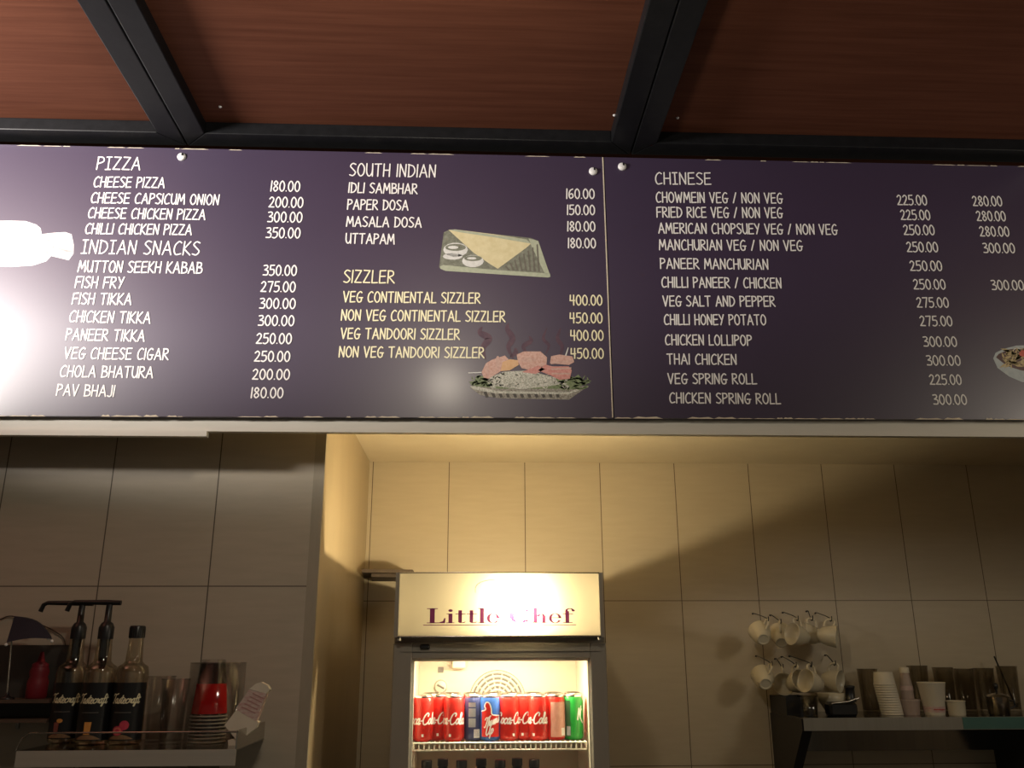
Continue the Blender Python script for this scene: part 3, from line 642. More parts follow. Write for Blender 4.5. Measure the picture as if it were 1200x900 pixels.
# serif letters of the sign
def didone(mb_, x, z, H, ch, put):
    R = lambda a, b_, c_, d_: mb_.add([put(x+a*H, z+b_*H), put(x+c_*H, z+b_*H), put(x+c_*H, z+d_*H), put(x+a*H, z+d_*H)], [(0, 1, 2, 3)])
    def ring(cx, cy, rx, ry, tx, ty, a0, a1):
        n_ = 22; o_, i_ = [], []
        for k in range(n_+1):
            a = a0+(a1-a0)*k/n_; o_.append(put(x+(cx+rx*math.cos(a))*H, z+(cy+ry*math.sin(a))*H)); i_.append(put(x+(cx+(rx-tx)*math.cos(a))*H, z+(cy+(ry-ty)*math.sin(a))*H))
        mb_.add(o_+i_, [(k, k+1, n_+2+k, n_+1+k) for k in range(n_)])
    pi = math.pi
    if ch == 'L':
        R(.12, 0, .32, 1); R(0, 0, .74, .05); R(0, .95, .44, 1)
        mb_.add([put(x+a*H, z+b_*H) for a, b_ in ((.50, .05), (.74, .05), (.76, .34), (.71, .34), (.66, .14))], [(0, 1, 2, 3, 4)]); return .80
    if ch == 'i': R(.08, 0, .24, .64); R(0, 0, .32, .045); R(0, .60, .24, .64); ring(.16, .84, .09, .09, .09, .09, 0, 2*pi); return .36
    if ch == 't': R(.12, .06, .27, .86); R(0, .59, .42, .64); ring(.27, .1, .15, .10, .05, .05, pi, 2*pi); return .46
    if ch == 'l': R(.08, 0, .24, 1); R(0, 0, .32, .045); R(0, .95, .24, 1); return .36
    if ch == 'e': ring(.26, .32, .26, .34, .12, .045, .0, 1.85*pi); R(.1, .33, .50, .375); return .58
    if ch == 'C': ring(.42, .5, .42, .52, .19, .05, .2*pi, 1.8*pi); R(.70, .68, .76, 1); R(.70, 0, .76, .3); return .90
    if ch == 'h': R(.08, 0, .24, 1); R(0, 0, .32, .045); R(0, .95, .24, 1); ring(.40, .42, .18, .22, .13, .05, 0, pi); R(.45, 0, .58, .42); R(.37, 0, .68, .045); return .72
    if ch == 'f': R(.1, 0, .26, .8); R(0, 0, .40, .045); R(0, .59, .42, .64); ring(.29, .80, .19, .20, .10, .05, .1*pi, pi); ring(.43, .84, .07, .07, .07, .07, 0, 2*pi); return .46
    return .34
pa, pb = P(500, 731, YC-.006), P(673, 731, YC-.006)
def sput(X, Z):
    k = (X-XC0-.010)/(XC1-XC0-.020)
    return Vector((X, YC-.008*math.sin(math.pi*k)-.0009, Z))
txt = 'Little Chef'
wtot = sum({'L': .80, 'i': .36, 't': .46, 'l': .36, 'e': .58, 'C': .90, 'h': .72, 'f': .46, ' ': .34}[c_] for c_ in txt)
H_ = (P(500, 713, YC).z-P(500, 730.5, YC).z)
kx = (pb.x-pa.x)/(wtot*H_)
lt = MB(); cx = 0
put = lambda X, Z: sput(pa.x+(X-pa.x)*kx, Z)
for ch in txt: cx += didone(lt, pa.x+cx*H_, pa.z+.0015, H_, ch, put)
sub(lt, 'sign_lettering', M['sign_ink'], sign)
u0, u1 = XP(496, 732, YC), XP(675, 732, YC); ul = MB()
for k in range(16):
    xa, xb = u0+(u1-u0)*k/16, u0+(u1-u0)*(k+1)/16
    ul.add([sput(xa, pa.z-.0045), sput(xb, pa.z-.0045), sput(xb, pa.z-.0025), sput(xa, pa.z-.0025)], [(0, 1, 2, 3)])
sub(ul, 'sign_underline', M['sign_ink'], sign)
em = MB(); ec = P(592, 692, YC)
ribbon(em, [catmull([(-.085+.0, -.006), (-.083, .012), (-.06, .026), (0, .031), (.06, .026), (.083, .012), (.085, -.006)], False, 4)], lambda u, v: sput(ec.x+u, ec.z+v), .0008)
sub(em, 'sign_emblem', M['sign_ink'], sign)
# the lamp in the sign box and the tube under the fridge roof
sb = P(606, 704, YF+.035)
lamp('sign_bulb', (sb.x, YC+.018, zc_t-.088), 21.0, (1, .82, .50), .016)
la = lamp('fridge_tube', ((XG0+XG1)/2-.0, YF+.085, zg_t+.012), 6.5, (1, .88, .60), .1, 'AREA')
la.data.shape = 'RECTANGLE'; la.data.size = .30; la.data.size_y = .03; la.rotation_euler = (math.radians(10), 0, 0)
tb = MB().tube([(XG0+.10, YF+.085, zg_t+.024), (XG1-.10, YF+.085, zg_t+.024)], .009, 10)
te = mat('lit_tube', (1, .9, .62), emit=2.5, noise=((9, 9, 9), .3, (1, .92, .66)))
tb.build('light_tube', te, fr)
# things on the liner's back: fan grille, dial, label, duct box
fc = P(583, 820, yi-.004)
def ringtube(mb_, c, r, tr, n=36): mb_.tube([(c.x+r*math.cos(2*math.pi*k/n), c.y, c.z+r*math.sin(2*math.pi*k/n)) for k in range(n)], tr, 5, True)
RY = Matrix.Rotation(math.pi/2, 4, 'X')
fan = MB().lathe([(.090, 0), (.090, .002)], Matrix.Translation((fc.x, yi, fc.z)) @ RY, 40).build('fan_opening', M['grey_mark'], fr); ABS.add('fan_opening')
gr = MB()
for r_ in (.016, .030, .044, .057, .071, .084): ringtube(gr, Vector((fc.x, yi-.005, fc.z)), r_, .0042)
for k in range(8):
    a = math.pi*k/8+.2; gr.tube([(fc.x-.084*math.cos(a), yi-.005, fc.z-.084*math.sin(a)), (fc.x+.084*math.cos(a), yi-.005, fc.z+.084*math.sin(a))], .0022, 5)
gr.lathe([(.019, 0), (.019, .006)], Matrix.Translation((fc.x, yi-.002, fc.z)) @ RY, 16)
gro = sub(gr, 'fan_grille', M['fridge_in'], fan)
dc = P(516.5, 804.5, yi)
dial = MB().lathe([(.021, 0), (.021, .004), (.018, .006), (0, .006)], Matrix.Translation((dc.x, yi, dc.z)) @ RY, 24).build('thermostat_dial', M['fridge_in'], fr); ABS.add('thermostat_dial')
dd = MB(); ringtube(dd, Vector((dc.x, yi-.0055, dc.z)), .0185, .0009, 28)
dd.tube([(dc.x-.011, yi-.0065, dc.z+.006), (dc.x+.011, yi-.0065, dc.z-.006)], .003, 6)
sub(dd, 'dial_mark', M['grey_mark'], dial)
lc = P(516.5, 785, yi)
MB().box(lc.x-.009, lc.x+.009, yi-.0012, yi, lc.z-.009, lc.z+.009).build('rating_label', M['grey_mark'], fr)
bc = P(538, 778, yi-.05)
MB().box(bc.x-.022, bc.x+.022, yi-.05, yi, bc.z-.014, bc.z+.030, .003).build('duct_box', M['fridge_in'], fr)

# wire shelves
zs = ZP(868.5, YF+.075)
def wire_shelf(z, label):
    t = thing('wire_shelf', label, 'shelf', ((XG0+XG1)/2, YF+.2, z), world=True)
    y0, y1, x0, x1 = YF+.062, yi-.012, XG0+.0075, XG1-.0095
    a = MB(); a.tube([(x0, y0, z-.003), (x1, y0, z-.003)], .0026, 6); a.tube([(x0, y0+.003, z-.022), (x1, y0+.003, z-.022)], .0026, 6)
    a.tube([(x0, y1, z-.003), (x1, y1, z-.003)], .0026, 6)
    a.build('rim_wires', M['wire'], t)
    g_ = MB(); n_ = 34
    for k in range(n_+1):
        x = x0+(x1-x0)*k/n_; g_.tube([(x, y0+.002, z-.021), (x, y0+.002, z-.0025), (x, y1, z-.0025)], .0023, 5)
    g_.build('cross_wires', M['wire'], t)
    s_ = MB()
    for x, xw in ((x0, XG0), (x1, XG1)):
        for y in (y0+.05, y1-.05): s_.box(min(x, xw), max(x, xw), y-.008, y+.008, z-.015, z-.006)
    s_.build('shelf_clip', M['wire'], t)
    return t
wire_shelf(zs, 'white wire fridge shelf carrying the row of drink cans')
zs2 = zs-.315
wire_shelf(zs2, 'white wire fridge shelf carrying the dark bottles')

# cans
RC, HC = .0303, .1225
def can(name, label, px, dy, body, text=None, face=0, kind='red', group='drink cans on the fridge shelf'):
    y = YF+.062+RC+.006+dy
    x = P(px, 845, y).x
    t = thing(name, label, 'drink can', (x, y, zs), group=group)
    MB().lathe([(.022, .0), (.0265, .003), (RC, .010), (RC, HC-.016), (.0262, HC-.006)], None, 32, cap1=False).build('can_body', M[body], t)
    MB().lathe([(.0262, HC-.006), (.0266, HC-.003), (.0262, HC-.0005), (.0245, HC), (.0240, HC-.004), (0, HC-.004)], None, 32).build('can_lid', M['alu'], t)
    MB().tube([(0, 0, HC-.003), (.006, -.004, HC-.003), (.010, 0, HC-.003), (.006, .004, HC-.003)], .0016, 6, True).build('ring_pull', M['alu'], t)
    a0 = -math.pi/2+face
    if text:
        th_, tw_ = .030, text[1]
        st = script(text[0], th_, tw_)
        mb_ = MB(); ribbon(mb_, st, wrap(RC, a0-tw_/2/RC, .046), .0019, nrm='r'); mb_.build('logo_script', M['ink_white'], t)
    def patch(a, b_, z0, z1, m_, nm, eps=.0003):
        n_ = 10; mb_ = MB(); f_ = wrap(RC, a0, 0, eps)
        mb_.add([f_((a+(b_-a)*k/n_)*RC, z) for z in (z0*.92, z1*.92) for k in range(n_+1)], [(k, k+1, n_+2+k, n_+1+k) for k in range(n_)], True)
        return mb_.build(nm, M[m_], t)
    if kind == 'info':      # back of a can: grey text panels and a barcode
        patch(-.55, .15, .040, .066, 'silver_print', 'text_panel'); patch(-.55, .15, .070, .095, 'silver_print', 'text_panel'); patch(-.55, .15, .099, .112, 'silver_print', 'text_panel')
        bc_ = MB(); f_ = wrap(RC, a0, 0, .0003)
        patch(.0, .55, .010, .034, 'ink_white', 'barcode')
        for k in range(6): patch(.05+k*.08, .08+k*.08, .012, .033, 'navy', 'barcode_bar', .0006)
    if kind == 'thumb':
        f_ = wrap(RC, a0, 0, .0003)
        mb_ = MB(); pts = [(-.95, .012), (.9, .012), (.9, .068), (.25, .070), (.05, .074), (.0, .088), (-.18, .102), (-.45, .104), (-.62, .094), (-.5, .085), (-.95, .08)]
        def fillpoly(pl, nm, m_, eps):
            mbx = MB(); N = 26
            us = [p[0] for p in pl]; u0_, u1_ = min(us), max(us)
            def span(u):
                zz = []
                for i in range(len(pl)):
                    (a, za), (b_, zb_) = pl[i], pl[(i+1) % len(pl)]
                    if (a-u)*(b_-u) < 0: zz.append(za+(zb_-za)*(u-a)/(b_-a))
                return (min(zz), max(zz)) if len(zz) >= 2 else None
            ff = wrap(RC, a0, 0, eps); prev = None
            for i in range(N+1):
                u = u0_+(u1_-u0_)*min(max(i/N, .001), .999); s2 = span(u)
                if s2 and prev: mbx.add([ff(prev[0]*RC, prev[1]), ff(u*RC, s2[0]), ff(u*RC, s2[1]), ff(prev[0]*RC, prev[2])], [(0, 1, 2, 3)], True)
                prev = (u, *s2) if s2 else None
            mbx.build(nm, M[m_], t)
        fillpoly(pts, 'red_emblem', 'red', .0004)
        mb_ = MB()
        ribbon(mb_, [[(u*RC, z) for u, z in catmull([(-.95, .08), (-.5, .085), (-.62, .094), (-.45, .104), (-.18, .102), (.0, .088), (.05, .074), (.25, .070), (.9, .068)], False, 4)]], wrap(RC, a0, 0, .0008), .0016, 8, 'r')
        mb_.build('emblem_outline', M['ink_white'], t)
        mb_ = MB(); st = [[(u, v+u*.35) for u, v in k] for k in script('Thums', .024, .046)]
        ribbon(mb_, st, wrap(RC, a0-.020/RC, .036, .0009), .0017, 8, 'r')
        st = [[(u, v+u*.35) for u, v in k] for k in script('Up', .024, .022)]
        ribbon(mb_, st, wrap(RC, a0-.016/RC, .015, .0009), .0017, 8, 'r')
        mb_.build('logo_script', M['ink_white'], t)
    if kind == 'pale':
        patch(-.9, .9, .010, .112, 'pale', 'text_panel'); patch(.15, .6, .014, .036, 'ink_white', 'barcode', .0006)
    if kind == 'green':
        patch(-1.4, -.35, .010, .116, 'dkgreen', 'text_panel'); patch(-.75, -.35, .014, .040, 'silver_print', 'barcode', .0006)
        mb_ = MB(); st = [[(.35*RC+a*.016, .055+b_*.030) for a, b_ in k] for k in ([(0, 0), (.3, 1.0), (.5, .2), (.8, 1.2)], [(.5, .2), (1.1, -.3)], [(.1, .55), (.9, .9)])]
        ribbon(mb_, st, wrap(RC, a0, 0, .0006), .0022, 8, 'r'); mb_.build('logo_mark', M['ink_white'], t)
    if kind in ('red',):
        patch(.1, .3, .014, .022, 'ink_white', 'small_print')
    return t
SCR = ('Coca-Cola', .098)
can('drink_can', 'red cola can at the left end of the fridge row, white script', 495.5, .0, 'red', SCR, -.15)
can('drink_can', 'red cola can set back between the two leftmost front cans', 513.5, .030, 'red', SCR, -.2)
can('drink_can', 'red cola can just left of the grey-and-navy can', 532, .0, 'red', SCR, -.55)
can('drink_can', 'navy can turned to show grey text panels and a barcode', 555.5, .012, 'navy', None, 0, 'info')
can('drink_can', 'blue can with a red emblem and white slanted lettering', 574, .0, 'blue', None, .1, 'thumb')
can('drink_can', 'red cola can just right of the blue can with red emblem', 596, .006, 'red', SCR, .25)
can('drink_can', 'red cola can, second to the right of the blue can', 613.5, .022, 'red', SCR, -.35)
can('drink_can', 'red cola can, third to the right of the blue can', 630.5, .006, 'red', SCR, -.7)
can('drink_can', 'red cola can in front of the pale pink can', 643.5, .062, 'red', SCR, -.5)
can('drink_can', 'red cola can turned to its pale pink text panel, left of the green can', 650.5, .016, 'red', None, .4, 'pale')
can('drink_can', 'bright green can at the right end of the fridge row', 671.5, .022, 'green', None, 0, 'green')

for r_ in range(2):                 # further rows, almost wholly behind the front row
    for k in range(8):
        can('drink_can', 'red cola can standing in the rows behind the front cans', 0, 0, 'red', None, 0, 'plain', 'cans in the rear rows')
        o = [c_ for c_ in COL.objects if c_.name.startswith('drink_can') and c_.parent is None][-1]
        o.location.x = XG0+.045+k*.0625; o.location.y = YF+.232+r_*.062
# dark bottles on the shelf below
def cola_bottle(px, dy, label):
    y = YF+.062+.04+dy; x = P(px, 890, y).x
    t = thing('cola_bottle', label, 'bottle', (x, y, zs2), group='dark bottles on the lower fridge shelf')
    MB().lathe([(.024, 0), (.029, .006), (.029, .05), (.0265, .085), (.029, .12), (.029, .165), (.024, .195), (.0145, .225), (.0135, .244)], None, 24).build('bottle_body', M['cola'], t)
    MB().lathe([(.0155, .244), (.0155, .262), (.0145, .264), (0, .264)], None, 20).build('bottle_cap', M['dark'], t)
    MB().lathe([(.0294, .125), (.0294, .158)], None, 24, cap0=False, cap1=False).build('bottle_label', M['label'], t)
for px, dy, lab in ((500, 0, 'dark capped bottle at the left end of the lower fridge shelf'), (519, .04, 'dark capped bottle set back, second from left on the lower shelf'), (541, 0, 'dark capped bottle below the red can left of the navy can'), (564, .04, 'dark capped bottle below the navy and blue cans'), (586, 0, 'dark capped bottle below the first red can right of the blue can'), (606, .04, 'dark capped bottle second from the right on the lower shelf'), (626, 0, 'dark capped bottle at the right end of the lower fridge shelf')):
    cola_bottle(px, dy, lab)

# dark narrow ledge in the corner behind the fridge
zpk = ZP(671, 3.28, 440)
pk = thing('corner_ledge', 'dark narrow ledge in the wall corner, reaching behind the fridge', 'ledge', (XS, YB, zpk), world=True)
MB().prism([(XS, YB, zpk), (XC0-.002, YB, zpk), (XC0-.002, 3.29, zpk), (XS+.02, 3.27, zpk)], (0, 0, .012)).build('ledge_board', M['brown_plank'], pk)
MB().prism([(XS+.03, YB, zpk-.012), (XC0-.002, YB, zpk-.012), (XC0-.002, 3.34, zpk-.012), (XS+.05, 3.32, zpk-.012)], (0, 0, .012)).build('ledge_batten', M['brown_plank'], pk)

# ------------------------------------------------------------------ left steel shelf
zl = ZP(878, 2.20, 280)                          # top of the plate
xl0, xl1 = P(20, 880, 2.20).x, P(277, 878, 2.20).x
ls = thing('steel_shelf', 'stainless wall shelf with a raised rim under the syrup bottles', 'shelf', ((xl0+xl1)/2, YL, zl), world=True)
MB().box(xl0, xl1, 2.20, YL, zl-.003, zl, .0).build('shelf_plate', M['steel_dark'], ls)
zf = ZP(897, 2.20, 280)
MB().box(xl0, xl1, 2.197, 2.200, zf, zl, .0).build('front_fold', M['steel_fold'], ls)
zr = ZP(857.5, 2.20, 280)
MB().tube([(xl0-.004, 2.2015, zl), (xl0+.006, 2.2015, zr-.012), (xl0+.02, 2.2015, zr), (xl1, 2.2015, zr)], .0022, 8).build('guard_rail', M['steel'], ls)
MB().box(xl1-.003, xl1, 2.2, YL, zl, zr+.003).build('end_plate', M['steel'], ls)
bk = MB()
for x in (xl0+.12, xl1-.12): bk.prism([(x-.012, YL, zf-.12), (x-.012, YL, zl-.003), (x-.012, 2.24, zl-.003), (x-.012, 2.24, zl-.02)], (.024, 0, 0))
bk.build('bracket', M['steel_dark'], ls)

# syrup bottles
def syrup(px, label, pump, fruit, y=2.335):
    x = P(px, 830, y).x
    t = thing('syrup_bottle', label, 'bottle', (x, y, zl), group='syrup bottles on the left shelf')
    r = .0385; sx = ZP(778, y, px)-zl; nz = ZP(745, y, px)-zl
    MB().lathe([(r-.006, 0), (r, .006), (r, sx-.022), (r-.003, sx-.006), (.026, sx), (.0205, sx+.006), (.0195, sx+.02), (.0165, nz)], None, 30).build('bottle_glass', M['bottle_glass'], t)
    zl0, zl1 = .012, ZP(800, y-r, px)-zl
    n_ = 24; a0, a1 = -math.pi/2-1.5, -math.pi/2+1.5
    lb = MB(); lb.lathe([(r+.0005, zl0), (r+.0005, zl1)], None, n_, a0=a0, a1=a1)
    lo_ = lb.build('bottle_label', M['label'], t)
    H2 = zl1-zl0
    w_ = MB(); ribbon(w_, script('Tastecraft', .021, .066), wrap(r, -math.pi/2-.030/r, zl0+H2*.64, .0012), .00125, 8, 'r'); w_.build('label_script', M['ink_cream'], t)
    s_ = MB(); ribbon(s_, [[(k*.004, 0), (k*.004+.0022, 0)] for k in range(10)], wrap(r, -math.pi/2-.019/r, zl0+H2*.48, .0012), .0007, 8, 'r'); s_.build('label_small_print', M['grey_mark'], t)
    # tan table edge printed at the foot of the label
    v_ = MB(); f_ = wrap(r, -math.pi/2, 0, .0010); m_ = 12
    top = [f_((-.032+.064*k/m_), .0145+.011*math.sin(math.pi*k/m_)) for k in range(m_+1)]; bot = [f_((-.032+.064*k/m_), .0145) for k in range(m_+1)]
    v_.add(bot+top, [(k, k+1, m_+2+k, m_+1+k) for k in range(m_)]); v_.build('label_table_print', M['label_wood'], t)
    def dab(u, v, ru, rv, mt, nm, eps):
        d_ = MB(); ff = wrap(r, -math.pi/2, 0, eps); d_.add([ff(u+ru*math.cos(2*math.pi*k/14), v+rv*math.sin(2*math.pi*k/14)) for k in range(14)], [tuple(range(14))]); d_.build(nm, M[mt], t)
    if fruit == 'passion':
        dab(.008, .046, .011, .011, 'pinkfruit', 'fruit_print', .0014); dab(-.006, .034, .0125, .011, 'pinkfruit', 'fruit_print', .0016); dab(-.006, .034, .0095, .008, 'pinkflesh', 'fruit_print', .0019); dab(-.006, .034, .005, .004, 'pinkfruit', 'fruit_print', .0022)
    elif fruit == 'orange':
        ff = wrap(r, -math.pi/2, 0, .0015); d_ = MB(); d_.add([ff(-.008, .026), ff(.006, .026), ff(.008, .054), ff(-.008, .054)], [(0, 1, 2, 3)]); d_.build('fruit_print', M['orange'], t)
    else:
        ff = wrap(r, -math.pi/2, 0, .0015); d_ = MB(); d_.add([ff(-.012, .022), ff(-.002, .022), ff(-.001, .050), ff(-.013, .050)], [(0, 1, 2, 3)]); d_.build('fruit_print', M['brownprint'], t)
        dab(.0, .054, .007, .005, 'orange', 'fruit_print', .0018)
    if pump:
        b0 = nz-.004
        p_ = MB().lathe([(.0185, b0-.004), (.0185, b0+.024), (.014, b0+.034), (.0085, b0+.038), (.0075, b0+.080)], None, 22)
        po = p_.build('pump_collar', M['dark'], t)
        zt_ = b0+.080
        s_ = MB().tube([(.028, 0, zt_+.004), (-.005, 0, zt_+.005), (-.088, 0, zt_+.006), (-.098, 0, zt_+.001), (-.104, 0, zt_-.016)], [.0062, .0068, .0054, .0055, .0060], 10)
        s_.build('pump_spout', M['dark'], t)
        q_ = MB().tube([(0, 0, b0-.002), (0, 0, b0-.055), (0, 0, b0-.075)], [.0125, .0105, .007], 12); q_.build('pump_chamber', M['dark'], t)
        u_ = MB().tube([(0, 0, b0-.075), (-.003, 0, .03)], .003, 8); u_.build('dip_tube', M['dark_glass'], t)
    else:
        MB().lathe([(.0185, nz-.006), (.0185, nz+.022), (.017, nz+.024), (0, nz+.024)], None, 24).build('bottle_cap', M['dark'], t)
        mk = MB()
        for k in range(24):
            a = 2*math.pi*k/24; mk.tube([(.0186*math.cos(a), .0186*math.sin(a), nz-.004), (.0186*math.cos(a), .0186*math.sin(a), nz+.020)], .0008, 4)
        mk.build('cap_ribs', M['dark'], t)
    return t
syrup(80, 'syrup bottle with a black pump, leftmost of the three bottles', True, 'drink', 2.39)
syrup(113, 'syrup bottle with a black pump and an orange drink on its label', True, 'orange', 2.335)
syrup(150.5, 'syrup bottle with a black screw cap and pink fruit on its label', False, 'passion', 2.335)

# clear tumblers and the stack of printed cups in a clear jar
def tumbler(px, y, label, h=.155, r0=.026, r1=.034):
    x = P(px, 860, y).x
    t = thing('clear_tumbler', label, 'glass', (x, y, zl), group='clear tumblers on the left shelf')
    MB().lathe([(r0, .0), (r1, h), (r1+.0015, h+.001), (r1-.002, h), (r0-.002, .008), (0, .008)], None, 28).build('tumbler_wall', M['clear'], t)
    MB().tube([((r1+.0005)*math.cos(2*math.pi*k/28), (r1+.0005)*math.sin(2*math.pi*k/28), h) for k in range(28)], .0012, 6, True).build('tumbler_rim', M['clear'], t)
    return t
tumbler(183, 2.40, 'empty clear tumbler beside the pink fruit bottle')
tumbler(200, 2.33, 'empty clear tumbler in front, left of the clear jar', .150)
jx, jy = P(249, 860, 2.37).x, 2.37
jr = thing('clear_jar', 'wide clear jar standing around the upturned cups', 'jar', (jx, jy, zl))
jh = ZP(777, jy-.05, 249)-zl
MB().lathe([(.066, 0), (.068, .004), (.068, jh), (.0665, jh), (.0665, .005)], None, 40, cap0=False, cap1=False).build('jar_wall', M['clear'], jr)
MB().tube([(.0675*math.cos(2*math.pi*k/40), .0675*math.sin(2*math.pi*k/40), jh) for k in range(40)], .0014, 6, True).build('jar_rim', M['clear'], jr)
M['cup_clear'] = translucent('cloudy_cup_plastic', (.72, .66, .56), .5)
cxp, cyp = P(242, 868, 2.37).x, 2.37
NC = 8; hcup = .135; step = .0085
labs = ['lowest clear cup of the upturned stack on the left shelf', 'second clear cup from the bottom of the upturned stack', 'third clear cup from the bottom of the upturned stack', 'fourth clear cup from the bottom of the upturned stack', 'fourth clear cup from the top of the upturned stack', 'third clear cup from the top of the upturned stack', 'second clear cup from the top of the upturned stack', 'topmost upturned clear cup with a red printed band']
for k in range(NC):
    z0 = zl+.001+k*step
    t = thing('plastic_cup', labs[k], 'cup', (cxp, cyp, z0), group='upturned plastic cups on the left shelf')
    dr = 0
    MB().lathe([(.0435, .0035), (.0425, .0045), (.0295, hcup), (.027, hcup+.001), (0, hcup+.001)], None, 32, cap0=False).build('cup_wall', M['clear'], t)
    MB().tube([(.0440*math.cos(2*math.pi*q_/32), .0440*math.sin(2*math.pi*q_/32), .0022) for q_ in range(32)], .0020, 6, True).build('cup_rim', M['cup_clear'], t)
    if k == NC-1:
        f0, f1 = .008, .078
        rr = lambda z: .0425-(.0130)*(z-.0045)/(hcup-.0045)+.0006
        o = MB().lathe([(rr(f0), f0), (rr(f1), f1)], None, 32, cap0=False, cap1=False).build('red_band', M['cup_red'], t)
        o2 = MB().lathe([(rr(f1), f1), (rr(.130), .130)], None, 32, cap0=False, cap1=False).build('frosted_band', M['clear'], t)

# crumpled carton leaning on the end plate
kt = thing('paper_carton', 'white paper packet with pink print leaning at the shelf end', 'packet', (P(270, 858, 2.30).x, 2.30, zl), world=True)
def at(px, py, Y): return P(px, py, Y)
def slab(pts, d, name, m_):
    MB().prism(pts, (0, d, 0)).build(name, m_, kt)
yk = 2.285
def kp(l): return [at(a, b_, yk) for a, b_ in l]
low = kp([(263, 850), (277, 832), (303, 846), (300, 853), (287, 863), (276, 866)])
for v_ in low: v_.z = max(v_.z, zl+.004)
slab(low, .022, 'packet_foot', M['paper'])
slab(kp([(276, 831), (292, 808), (312, 813), (300, 846)]), .024, 'printed_panel', M['pinkprint'])
slab(kp([(292, 807.5), (300, 801), (306, 799.5), (313, 803), (316, 808), (312, 813)]), .023, 'packet_top', M['paper'])
slab([Vector((low[0].x+.012, yk+.004, zl)), Vector((low[0].x+.045, yk+.004, zl)), Vector((low[0].x+.050, yk+.004, zl+.02)), Vector((low[0].x+.010, yk+.004, zl+.012))], .02, 'packet_base', M['paper'])
pr_ = MB()
for k in range(5):
    a, b_ = at(283+k*3.2, 829-k*4, yk), at(299+k*2.6, 836.5-k*4.2, yk)
    pr_.add([a+Vector((0, -.0006, 0)), b_+Vector((0, -.0006, 0)), b_+Vector((.001, -.0006, .0025)), a+Vector((.001, -.0006, .0025))], [(0, 1, 2, 3)])
pr_.build('packet_print', M['pinkdark'], kt)

# ------------------------------------------------------------------ wall rack at the left edge
zk1, zk2 = ZP(820, 2.36, 30), ZP(843, 2.36, 30)
rk = thing('wall_rack', 'dark two-tier wall rack at the left edge holding a small parasol', 'rack', (P(20, 830, 2.4).x, YL, zk2), world=True)
xr0, xr1 = P(-60, 820, 2.36).x, P(58, 820, 2.36).x
MB().box(xr0, xr1, 2.36, YL, zk1-.008, zk1).build('upper_tier', M['rack'], rk)
MB().box(xr0, xr1, 2.36, YL, zk2-.008, zk2).build('lower_tier', M['rack'], rk)
MB().box(xr0, xr1-.004, YL-.012, YL-.004, zk2, ZP(756, YL, 30)).build('back_panel', mat('dark_grey_panel', (.05, .047, .042), .4, noise=((9, 9, 9), .3, (.06, .056, .05))), rk)
up = MB()
for x in (xr1-.008, xr0+.12): up.box(x-.004, x+.004, YL-.004, YL, zk2-.03, zk1+.10)
up.build('wall_upright', M['steel_dark'], rk)
# toy parasol
pz = zk1
pt_ = P(8, 816, 2.385); pa_ = P(17, 722, 2.385)
pt_.z = zk1
pu = thing('table_parasol', 'small navy cloth parasol with white ball tips on the left rack', 'parasol', tuple(pt_), world=True)
MB().tube([pt_+Vector((0, 0, .004)), pa_+Vector((-.0015, 0, -.004))], .0022, 8).build('parasol_pole', M['steel'], pu)
MB().lathe([(.018, 0), (.018, .004), (.006, .008), (.004, .016)], Matrix.Translation(pt_), 20).build('parasol_base', M['dark'], pu)
apex = pa_
tips = [P(7.5, 753, 2.335), P(61, 749, 2.345), P(57, 746, 2.43), P(10, 750, 2.44)]
cn = MB(); NS = 8
for i in range(4):
    a, b_ = tips[i], tips[(i+1) % 4]
    rows = []
    for r_ in range(NS+1):
        f_ = r_/NS; row = []
        for s2 in range(NS+1):
            g_ = s2/NS; e_ = a.lerp(b_, g_); e_ = e_+Vector((0, 0, .006*math.sin(math.pi*g_)))
            p_ = apex.lerp(e_, f_); p_ = p_+Vector((.010*math.sin(math.pi*f_)*(g_ if i == 0 else 1-g_ if i == 2 else (1 if i == 1 else 0)), 0, .012*math.sin(math.pi*f_)*(g_ if i == 0 else (1 if i == 1 else (1-g_ if i == 2 else .0)))))
            row.append(p_)
        rows.append(row)
    flat = [p_ for row in rows for p_ in row]
    cn.add(flat, [(r_*(NS+1)+s2, r_*(NS+1)+s2+1, (r_+1)*(NS+1)+s2+1, (r_+1)*(NS+1)+s2) for r_ in range(NS) for s2 in range(NS)], True)
cn.build('parasol_canopy', M['umb'], pu)
for tp in tips:
    MB().lathe([(0, -.0042), (.003, -.003), (.0042, 0), (.003, .003), (0, .0042)], Matrix.Translation(tp+Vector((0, 0, -.005))), 12).build('ball_tip', M['ink_white'], pu)
# red squeeze bottle
rb = P(36, 820, 2.40)
sq = thing('squeeze_bottle', 'red squeeze sauce bottle behind the parasol on the left rack', 'bottle', (rb.x, 2.425, zk1))
hb = ZP(782, 2.425, 36)-zk1
MB().lathe([(.022, 0), (.025, .004), (.025, hb*.55), (.021, hb*.7), (.024, hb*.85), (.020, hb)], None, 24).build('bottle_body', M['redplastic'], sq)
MB().lathe([(.020, hb), (.020, hb+.008), (.010, hb+.014), (.004, hb+.038), (0, hb+.038)], None, 20).build('nozzle', M['redplastic'], sq)
# cable on the wall
cb_ = [P(x, y, YL-.006) for x, y in ((-60, 752), (-20, 735), (0, 726), (12, 722), (30, 726), (50, 733), (66, 741), (76, 752), (80, 790), (84, 850))]
tag(MB().tube(catmull([tuple(p) for p in cb_], False, 6), .0016, 6).build('wall_cable', M['cable']), 'thin brown cable looping over the wall behind the parasol', 'cable')

